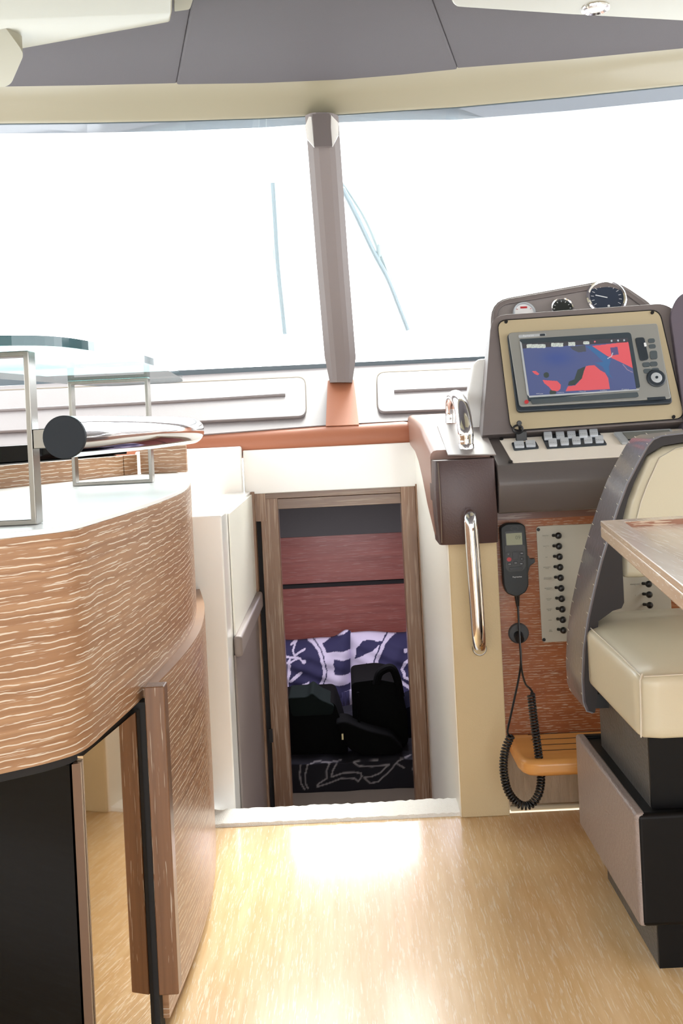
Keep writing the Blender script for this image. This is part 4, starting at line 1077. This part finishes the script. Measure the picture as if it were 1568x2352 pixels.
# raised ledge with hob
A_ = (-.98, 1.66); A1 = (-.72, 2.08); B1 = (-.505, 2.44); C1 = (-.40, 2.40)
ld = thing('galley_ledge', (-0.6, 2.4, 0.757), 'low brown wood ledge rising at the back of the galley worktop', 'ledge')
build('ledge_front', mb_prism(MB(), [Vector((*A_, .757)), Vector((*A1, .757)), Vector((-.530, 2.398, .757)), Vector((-.55, 2.41, .757)), Vector((-.74, 2.10, .757)), Vector((-1.0, 1.68, .757))], (0, 0, 0.048)), M_oak_h, ld, bevel=0.001)
build('ledge_end', mb_prism(MB(), [Vector((-.528, 2.401, .757)), Vector((*B1, .757)), Vector((-.52, 2.46, .757)), Vector((-.548, 2.413, .757))], (0, 0, 0.048)), M_oak_h, ld, bevel=0.001)
build('end_panel', mb_prism(MB(), [Vector((-.50, 2.45, .757)), Vector((-.382, 2.42, .757)), Vector((-.382, 2.44, .757)), Vector((-.50, 2.47, .757))], (0, 0, 0.075)), M_oak_h, ld, bevel=0.002)
hob = build('hob', mb_prism(MB(), [Vector((-1.1, 1.85, .806)), Vector((-.79, 2.18, .806)), Vector((-.54, 2.49, .806)), Vector((-.55, 2.52, .806)), Vector((-1.1, 2.52, .806))], (0, 0, 0.038)), M_gloss, bevel=0.002, label='black glass hob behind the brown wood ledge', cat='hob')
build('galley_backing', mb_prism(MB(), [Vector((-1.1, 1.76, .758)), Vector((-.76, 2.13, .758)), Vector((-.56, 2.46, .758)), Vector((-.58, 2.51, .758)), Vector((-1.1, 2.51, .758))], (0, 0, 0.047)), M_dark, ld)

# chrome support frames, glass shelf, handrail
gs = thing('glass_shelf', (-0.46, 1.6, 0.757), 'curved clear glass shelf carried above the worktop on chrome frames', 'glass shelf')
def chrome_frame(xr, y, w, z0, z1, bar=0.0068, d=0.0275):
    xl = xr - w; mb = MB()
    o = [(xl, z0), (xr, z0), (xr, z1), (xl, z1)]; i = [(xl + bar, z0 + bar), (xr - bar, z0 + bar), (xr - bar, z1 - bar), (xl + bar, z1 - bar)]
    v = [Vector((x, yy, z)) for yy in (y, y + d) for x, z in o + i]
    f = []
    for k in range(4):
        j = (k + 1) % 4
        f += [(k, j, 4 + j, 4 + k), (8 + k, 12 + k, 12 + j, 8 + j), (k, 8 + k, 8 + j, j), (4 + k, 4 + j, 12 + j, 12 + k)]
    mb_add(mb, v, f)
    return build('support_frame', mb, M_steel, gs, bevel=0.001)
pr = P(80, 1203, 1.22)
chrome_frame(-0.380, 1.222, 0.175, 0.7575, 0.9715)
chrome_frame(-0.391, 2.03, 0.163, 0.7575, 0.9715)
sh_plan = [(-.66, 0.99), (-.50, 1.08), (-.415, 1.132), (-.345, 1.175), (-.318, 1.27), (-.310, 1.42), (-.306, 1.65), (-.315, 1.85), (-.330, 2.03), (-.350, 2.22), (-.375, 2.33), (-.44, 2.36), (-.56, 2.34), (-.60, 2.0), (-.66, 1.5)]
SP = [(p.x, p.y) for p in spline([Vector((x, y, 0)) for x, y in sh_plan], 6, closed=True)]
pane_top = MB(); n = len(SP)
mb_add(pane_top, [Vector((x, y, .972)) for x, y in SP] + [Vector((x, y, .984)) for x, y in SP], [tuple(range(n)), tuple(range(2 * n - 1, n - 1, -1))])
build('glass_pane', pane_top, M_shelf, gs)
edge = MB(); mb_add(edge, [Vector((x, y, .972)) for x, y in SP] + [Vector((x, y, .984)) for x, y in SP], [(i, (i + 1) % n, (i + 1) % n + n, i + n) for i in range(n)])
build('glass_edge', edge, M_shelfe, gs)['label'] = 'blue-green polished glass edge'

hr = thing('galley_handrail', (-0.33, 1.7, 0.86), 'thick polished chrome handrail curving round the galley corner', 'handrail')
rp_ = [P(148, 1004, 1.205), (-.318, 1.33, .863), (-.300, 1.5, .862), (-.290, 1.7, .861), (-.291, 1.88, .860), (-.302, 1.99, .859), (-.335, 2.07, .858), (-.39, 2.10, .857), (-.46, 2.105, .856), (-.56, 2.10, .855)]
rp_ = spline([Vector(p) for p in rp_], 10)
build('rail_tube', mb_tube(MB(), rp_, 0.0255, 40), M_chrome, hr, smooth=True, angle=60)
t_ = (rp_[1] - rp_[0]).normalized()
build('end_cap', mb_lathe(MB(), [(0.0262, -0.004), (0.0262, 0.002), (0.0255, 0.003), (0, 0.003)], rp_[0], Vector((-t_.x * 0.4, -1, 0)), 40), mat('dark_end_cap', (36, 40, 45), 0.6, spec=0.2), hr, smooth=True, angle=30)['label'] = 'dark grey flat end cap'
q = P(90, 1008, 1.225)
box('mount_block', -0.380, -0.352, 1.224, 1.246, q.z - 0.012, q.z + 0.012, M_steel, hr, bevel=0.001)
box('mount_block', -0.40, -0.378, 2.055, 2.075, 0.846, 0.87, M_steel, hr)

# ================================================================== HELM CHAIR
XM = 0.655                                     # middle of the chair
ch = thing('helm_chair', (XM, 1.7, 0.0), 'cream leather helm chair in a dark leather shell on a boxed pedestal', 'chair')
# pedestal column and boxed skirt
box('pedestal', 0.447, 2 * XM - 0.447, 1.537, 1.83, 0.0, 0.378, M_pedes, ch, bevel=0.002)
box('pedestal_front', 0.4475, 2 * XM - 0.4475, 1.532, 1.538, 0.0, 0.378, M_baseb, ch)
sk = MB()
xs0, xs1, ys0, ys1, zs0, zs1 = 0.412, 2 * XM - 0.412, 1.502, 1.885, 0.080, 0.252
build('skirt_side', mb_box(MB(), xs0, xs0 + 0.018, ys0, ys1, zs0, zs1), M_basel, ch, bevel=0.006)
build('skirt_side', mb_box(MB(), xs1 - 0.018, xs1, ys0, ys1, zs0, zs1), M_basel, ch, bevel=0.006)
build('skirt_front', mb_box(MB(), xs0 + 0.003, xs1 - 0.003, ys0 - 0.002, ys0 + 0.016, zs0, zs1 - 0.001), M_baseb, ch, bevel=0.008)
build('skirt_back', mb_box(MB(), xs0 + 0.003, xs1 - 0.003, ys1 - 0.016, ys1, zs0, zs1 - 0.001), M_baseb, ch, bevel=0.004)
box('skirt_ledge', xs0 + 0.017, xs1 - 0.017, ys0 + 0.015, ys1 - 0.015, zs1 - 0.014, zs1 - 0.006, M_baseb, ch)
# seat cushion: soft block
def cushion(name, x0, x1, y0, y1, z0, z1, r, m, parent, crown=0.012, power=3.2, nx=28, ny=24, backup=0.0):
    bm = bmesh.new(); bmesh.ops.create_cube(bm, size=2.0)
    bmesh.ops.subdivide_edges(bm, edges=bm.edges[:], cuts=14, use_grid_fill=True)
    hx, hy, hz = (x1 - x0) / 2, (y1 - y0) / 2, (z1 - z0) / 2
    for v in bm.verts:
        p = Vector((v.co.x * hx, v.co.y * hy, v.co.z * hz))
        c_ = Vector([max(-h + r, min(h - r, t)) for h, t in zip((hx, hy, hz), p)])
        d = p - c_
        if d.length > 1e-9: p = c_ + d.normalized() * min(r, max(abs(d.x), abs(d.y), abs(d.z)))
        fx = 1 - (v.co.x ** 2); fy = 1 - (v.co.y ** 2)
        if v.co.z > 0: p.z += crown * max(0, fx) ** .5 * max(0, fy) ** .5 + backup * (v.co.y + 1) / 2
        v.co = p + Vector(((x0 + x1) / 2, (y0 + y1) / 2, (z0 + z1) / 2))
    me = bpy.data.meshes.new(name); bm.to_mesh(me); bm.free()
    return link(name, me, m, parent, smooth=True, angle=80)
st = cushion('seat', 0.411, 2 * XM - 0.411, 1.447, 1.87, 0.376, 0.476, 0.016, M_seat, ch, crown=0.01, backup=0.008)
st['label'] = 'cream leather seat cushion'
sx = 0.411
build('seam', mb_tube(MB(), [Vector((sx + 0.001, 1.4475 + 0.0, 0.385)), Vector((sx + 0.003, 1.4485, 0.42)), Vector((sx + 0.004, 1.449, 0.468)), Vector((sx + 0.009, 1.453, 0.4755))], 0.0012, 6), M_stitch, st)
build('seam', mb_tube(MB(), [Vector((sx + 0.006, 1.455, 0.4735)), Vector((sx + 0.007, 1.6, 0.478)), Vector((sx + 0.007, 1.8, 0.482))], 0.0010, 6), M_stitch, st)
build('seam', mb_tube(MB(), [Vector((sx + 0.01, 1.4495, 0.4725)), Vector((XM, 1.4495, 0.4745)), Vector((2 * XM - sx - 0.01, 1.4495, 0.4725))], 0.0010, 6), M_stitch, st)
# back shell: ring outline drawn on its front face
YF, YR = 1.745, 1.87
def half(pts, Y): return [P(x, y, Y) for x, y in pts]
outer = half([(1366, 1637), (1352, 1633), (1344, 1612), (1341, 1560), (1344, 1490), (1354, 1420), (1368, 1355), (1384, 1290), (1402, 1230), (1422, 1168), (1443, 1112), (1470, 1060), (1490, 1025), (1503, 1010), (1524, 1001), (1568, 996)], YF)
inner = half([(1371, 1610), (1372, 1590), (1371, 1540), (1370, 1480), (1372, 1425), (1405, 1403), (1427, 1396), (1433, 1384), (1431, 1340), (1428, 1290), (1430, 1190), (1440, 1150), (1455, 1110), (1472, 1070), (1490, 1040), (1516, 1010), ], YF)
inner = half([(1371, 1610), (1372, 1590), (1371, 1540), (1370, 1480), (1374, 1427), (1407, 1403), (1427, 1397), (1433, 1384), (1431, 1340), (1428, 1280), (1430, 1190), (1441, 1148), (1456, 1108), (1484, 1046), (1522, 1024), (1568, 1016)], YF)
topc_o = Vector((XM, YF, outer[-1].z + 0.003)); topc_i = Vector((XM, YF, inner[-1].z + 0.003))
mir = lambda p: Vector((2 * XM - p.x, p.y, p.z))
OUT = outer + [topc_o] + [mir(p) for p in reversed(outer)]
INN = inner + [topc_i] + [mir(p) for p in reversed(inner)]
k = len(OUT); rear = Vector((0, YR - YF, 0.0))
v = OUT + INN + [p + rear for p in OUT] + [p + rear for p in INN]
f = []
for i in range(k - 1):
    j = i + 1
    f += [(i, j, k + j, k + i), (2 * k + i, 3 * k + i, 3 * k + j, 2 * k + j), (k + i, k + j, 3 * k + j, 3 * k + i)]
f += [(0, k, 3 * k, 2 * k), (k - 1, 3 * k - 1, 4 * k - 1, 2 * k - 1)]
build('shell_frame', mb_add(MB(), v, f), M_shellf, ch)['label'] = 'dark suede-like shell frame'
so_ = [p + (Vector((-0.0035, -0.001, 0)) if p.x < XM else Vector((0.0035, -0.001, 0))) for p in OUT]
rear2 = rear + Vector((0, 0.003, 0))
v = so_ + OUT + [p + rear2 for p in so_] + [p + rear2 for p in OUT]; f = []
for i in range(k - 1):
    j = i + 1
    f += [(i, j, k + j, k + i), (2 * k + i, 3 * k + i, 3 * k + j, 2 * k + j), (i, 2 * k + i, 2 * k + j, j), (k + i, k + j, 3 * k + j, 3 * k + i)]
f += [(0, k, 3 * k, 2 * k), (k - 1, 3 * k - 1, 4 * k - 1, 2 * k - 1)]
sb = build('shell_border', mb_add(MB(), v, f), M_shell, ch, smooth=True, angle=50)
sb['label'] = 'shiny dark leather border with pale stitches'
mb = MB()
fo = [p for p in so_[:16]]
for seg in range(1, len(fo) - 1):
    a, b = fo[seg], fo[seg + 1]; m_ = max(1, int((b - a).length / 0.022))
    for q_ in range(m_):
        p = a + (b - a) * (q_ + 0.3) / m_
        for yy in (0.002, 0.114):
            build('stitch', mb_tube(MB(), [p + Vector((-0.0008, yy, 0.0)), p + Vector((-0.0012, yy + 0.007, 0.002))], 0.00055, 5), M_stitch, sb)
mb = MB(); mb_tube(mb, [p + Vector((-0.0005, 0.0, 0)) for p in so_], 0.0014, 8)
build('edge_piping', mb, mat('grey_piping', (120, 120, 128), 0.3), sb, smooth=True)
box('seat_hinge', 0.405, 0.45, 1.76, 1.80, 0.335, 0.36, M_black, ch)
# back cushion
bc = half([(1430, 1330), (1431, 1195), (1442, 1150), (1457, 1110), (1485, 1048), (1523, 1026), (1568, 1018)], 1.775)
BCo = bc + [mir(p) for p in reversed(bc)]
cush = build('back_cushion', mb_prism(MB(), BCo, (0, 0.07, 0)), M_seat, ch, bevel=0.012)
cush['label'] = 'cream leather back cushion'
bs = [p + Vector((0.022, -0.0015, -0.004)) for p in bc[1:]]
build('seam', mb_tube(MB(), [bs[0] + Vector((0, 0, -0.06))] + bs + [Vector((XM, bs[-1].y, bs[-1].z))], 0.0012, 6), M_stitch, cush)

# ================================================================== TABLE
ZTB = 0.70
c0 = PZ(1378, 1196, ZTB); c1 = PZ(1568, 1345, ZTB); 
d_ = (c1 - c0).normalized(); e_ = (PZ(1568, 1184, ZTB) - c0).normalized()
c1e = c0 + d_ * 1.0; W_ = 0.75
tb = thing('dinette_table', c0 + d_ * 0.5 + e_ * 0.3 + Vector((0, 0, -ZTB)), 'pale limed oak table with a raised rim, in front of the helm chair', 'table')
def quad(i0, zz): 
    return [c0 + d_ * i0 + e_ * i0 + Vector((0, 0, zz)), c0 + e_ * (W_ - i0) + d_ * i0 + Vector((0, 0, zz)), c0 + e_ * (W_ - i0) + d_ * (1.0 - i0) + Vector((0, 0, zz)), c0 + e_ * i0 + d_ * (1.0 - i0) + Vector((0, 0, zz))]
build('tabletop', mb_prism(MB(), quad(0.0, -0.026), (0, 0, 0.018)), M_table, tb, bevel=0.003)
# rim
o = quad(0, -0.0085); i = quad(0.032, -0.0085); v = o + i + [p + Vector((0, 0, 0.0085)) for p in o + i]; f = []
for a in range(4):
    b = (a + 1) % 4
    f += [(a, 4 + a, 4 + b, b), (8 + a, 8 + b, 12 + b, 12 + a), (a, b, 8 + b, 8 + a), (4 + a, 12 + a, 12 + b, 4 + b)]
build('rim', mb_add(MB(), v, f), M_table, tb, bevel=0.0015)
fl = [c0 + e_ * 0.033 + d_ * 0.033 + Vector((0, 0, -0.0083)), c0 + e_ * (W_ - .033) + d_ * 0.033 + Vector((0, 0, -0.0083))]
build('rim_shade', mb_prism(MB(), [fl[0], fl[1], fl[1] + Vector((0, 0, 0.0075)), fl[0] + Vector((0, 0, 0.0075))], d_ * 0.001), M_rimshade, tb)  # shade on the rim's inner face, put in as a browner strip
q2 = quad(0.03, -0.045)
build('lower_leaf', mb_prism(MB(), q2, (0, 0, 0.018)), mat('leaf_oak', (196, 162, 134), 0.45, var=0.08, bscale=60), tb, bevel=0.003)
pc = c0 + d_ * 0.5 + e_ * 0.38
build('pedestal_leg', mb_lathe(MB(), [(0.15, 0.0), (0.15, 0.012), (0.05, 0.02), (0.035, 0.03), (0.035, 0.655)], (pc.x, pc.y, 0.0), (0, 0, 1), 32), M_steel, tb, smooth=True, angle=40)

# ================================================================== WIPERS
WPA = P(784, 850, 3.36); WPB = P(784, 262, 2.99)
wd = (WPB - WPA).normalized(); wn = Vector((1, 0, 0)).cross(wd); 
if wn.y > 0: wn = -wn
WPL = (WPA, wn)
def wiper(blade, arm, knuckle, label):
    b = [PP(x, y, WPL) for x, y in blade]
    t = thing('wiper', b[-1], label, 'wiper')
    build('blade', mb_tube(MB(), spline(b, 6), 0.0085, 8), M_wiper, t, smooth=True)
    a = [PP(x, y, WPL) - wn * 0.012 for x, y in arm]
    build('arm', mb_tube(MB(), spline(a, 6), [0.006 + 0.004 * math.sin(math.pi * i / (6 * (len(a) - 1))) for i in range(6 * (len(a) - 1) + 1)], 8), M_wiperl, t, smooth=True)
    kk = PP(*knuckle, WPL) - wn * 0.01
    build('knuckle', mb_lathe(MB(), [(0.009, -0.02), (0.011, 0), (0.009, 0.02), (0, 0.021)], kk, wd, 12), M_wiperl, t, smooth=True)
wiper([(626, 418), (631, 500), (637, 600), (646, 690), (654, 766)], [(628, 425), (634, 520), (633, 575), (641, 640), (650, 740)], (631, 582), 'wiper, bloom put in as pale grey, outside the left window, nearly upright')
wiper([(786, 432), (820, 500), (858, 580), (890, 640), (914, 700), (936, 757)], [(788, 422), (838, 500), (872, 578), (895, 640), (930, 740)], (871, 576), 'wiper, bloom put in as pale grey, outside the right window, leaning to the right')

# ================================================================== CEILING UNITS
cu1 = thing('ceiling_panel', (-0.7, 1.9, 1.66), 'cream glossy stepped ceiling moulding at the upper left', 'ceiling moulding')
zA = 1.67
pA = [PZ(395, 30, zA), PZ(10, 45, zA), PZ(-300, 58, zA), PZ(-300, -500, zA), PZ(402, -500, zA)]
up2 = [PZ(391, 50, 1.80), PZ(50, 112, 1.80), PZ(-350, 190, 1.80)]
mb = MB()
v = [pA[0], pA[1], pA[2], up2[2], up2[1], up2[0]] + [p + Vector((0, 0, ZC - p.z)) for p in (up2[0], up2[1], up2[2])] + [pA[3], pA[4]] + [Vector((p.x, p.y, ZC)) for p in (pA[4], pA[3])]
mb_add(mb, v, [(0, 1, 4, 5), (1, 2, 3, 4), (5, 4, 7, 6), (4, 3, 8, 7), (0, 10, 9, 2, 1), (0, 5, 6, 11, 10), (2, 9, 12, 8, 3), (10, 11, 12, 9)])
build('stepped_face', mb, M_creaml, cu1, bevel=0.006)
build('corner_block', mb_prism(MB(), [PZ(x, y, 1.70) for x, y in rrect([(-300, 10), (-6, 38), (48, 112), (54, 128), (26, 192), (12, 200), (-300, 196)], [2, 2, 8, 8, 10, 10, 2])], (0, 0, ZC - 1.70)), M_creaml, cu1, bevel=0.012)
build('end_block', mb_prism(MB(), [PZ(x, y, 1.72) for x, y in rrect([(398, -300), (446, -300), (444, -4), (436, 22), (400, 27)], [0, 0, 0, 5, 3])], (0, 0, ZC - 1.72)), M_creaml, cu1, bevel=0.006)
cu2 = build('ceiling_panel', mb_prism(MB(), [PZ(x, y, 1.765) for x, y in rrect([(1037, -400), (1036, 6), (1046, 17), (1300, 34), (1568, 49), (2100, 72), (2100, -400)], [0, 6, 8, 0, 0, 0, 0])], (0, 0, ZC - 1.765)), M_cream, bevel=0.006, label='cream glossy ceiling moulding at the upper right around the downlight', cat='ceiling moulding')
dl = thing('downlight', PZ(1367, 19, 1.765), 'small round chrome downlight in the cream ceiling moulding', 'downlight')
c = PZ(1367, 19, 1.765)
build('ring', mb_lathe(MB(), [(0.032, 0), (0.031, 0.004), (0.026, 0.006), (0.021, 0.003), (0.021, 0)], c, (0, 0, -1), 36), M_chrome, dl, smooth=True)
build('lens', mb_lathe(MB(), [(0.0215, 0), (0.0215, 0.002), (0.016, 0.003), (0, 0.0035)], c, (0, 0, -1), 30), M_lampg, dl, smooth=True)
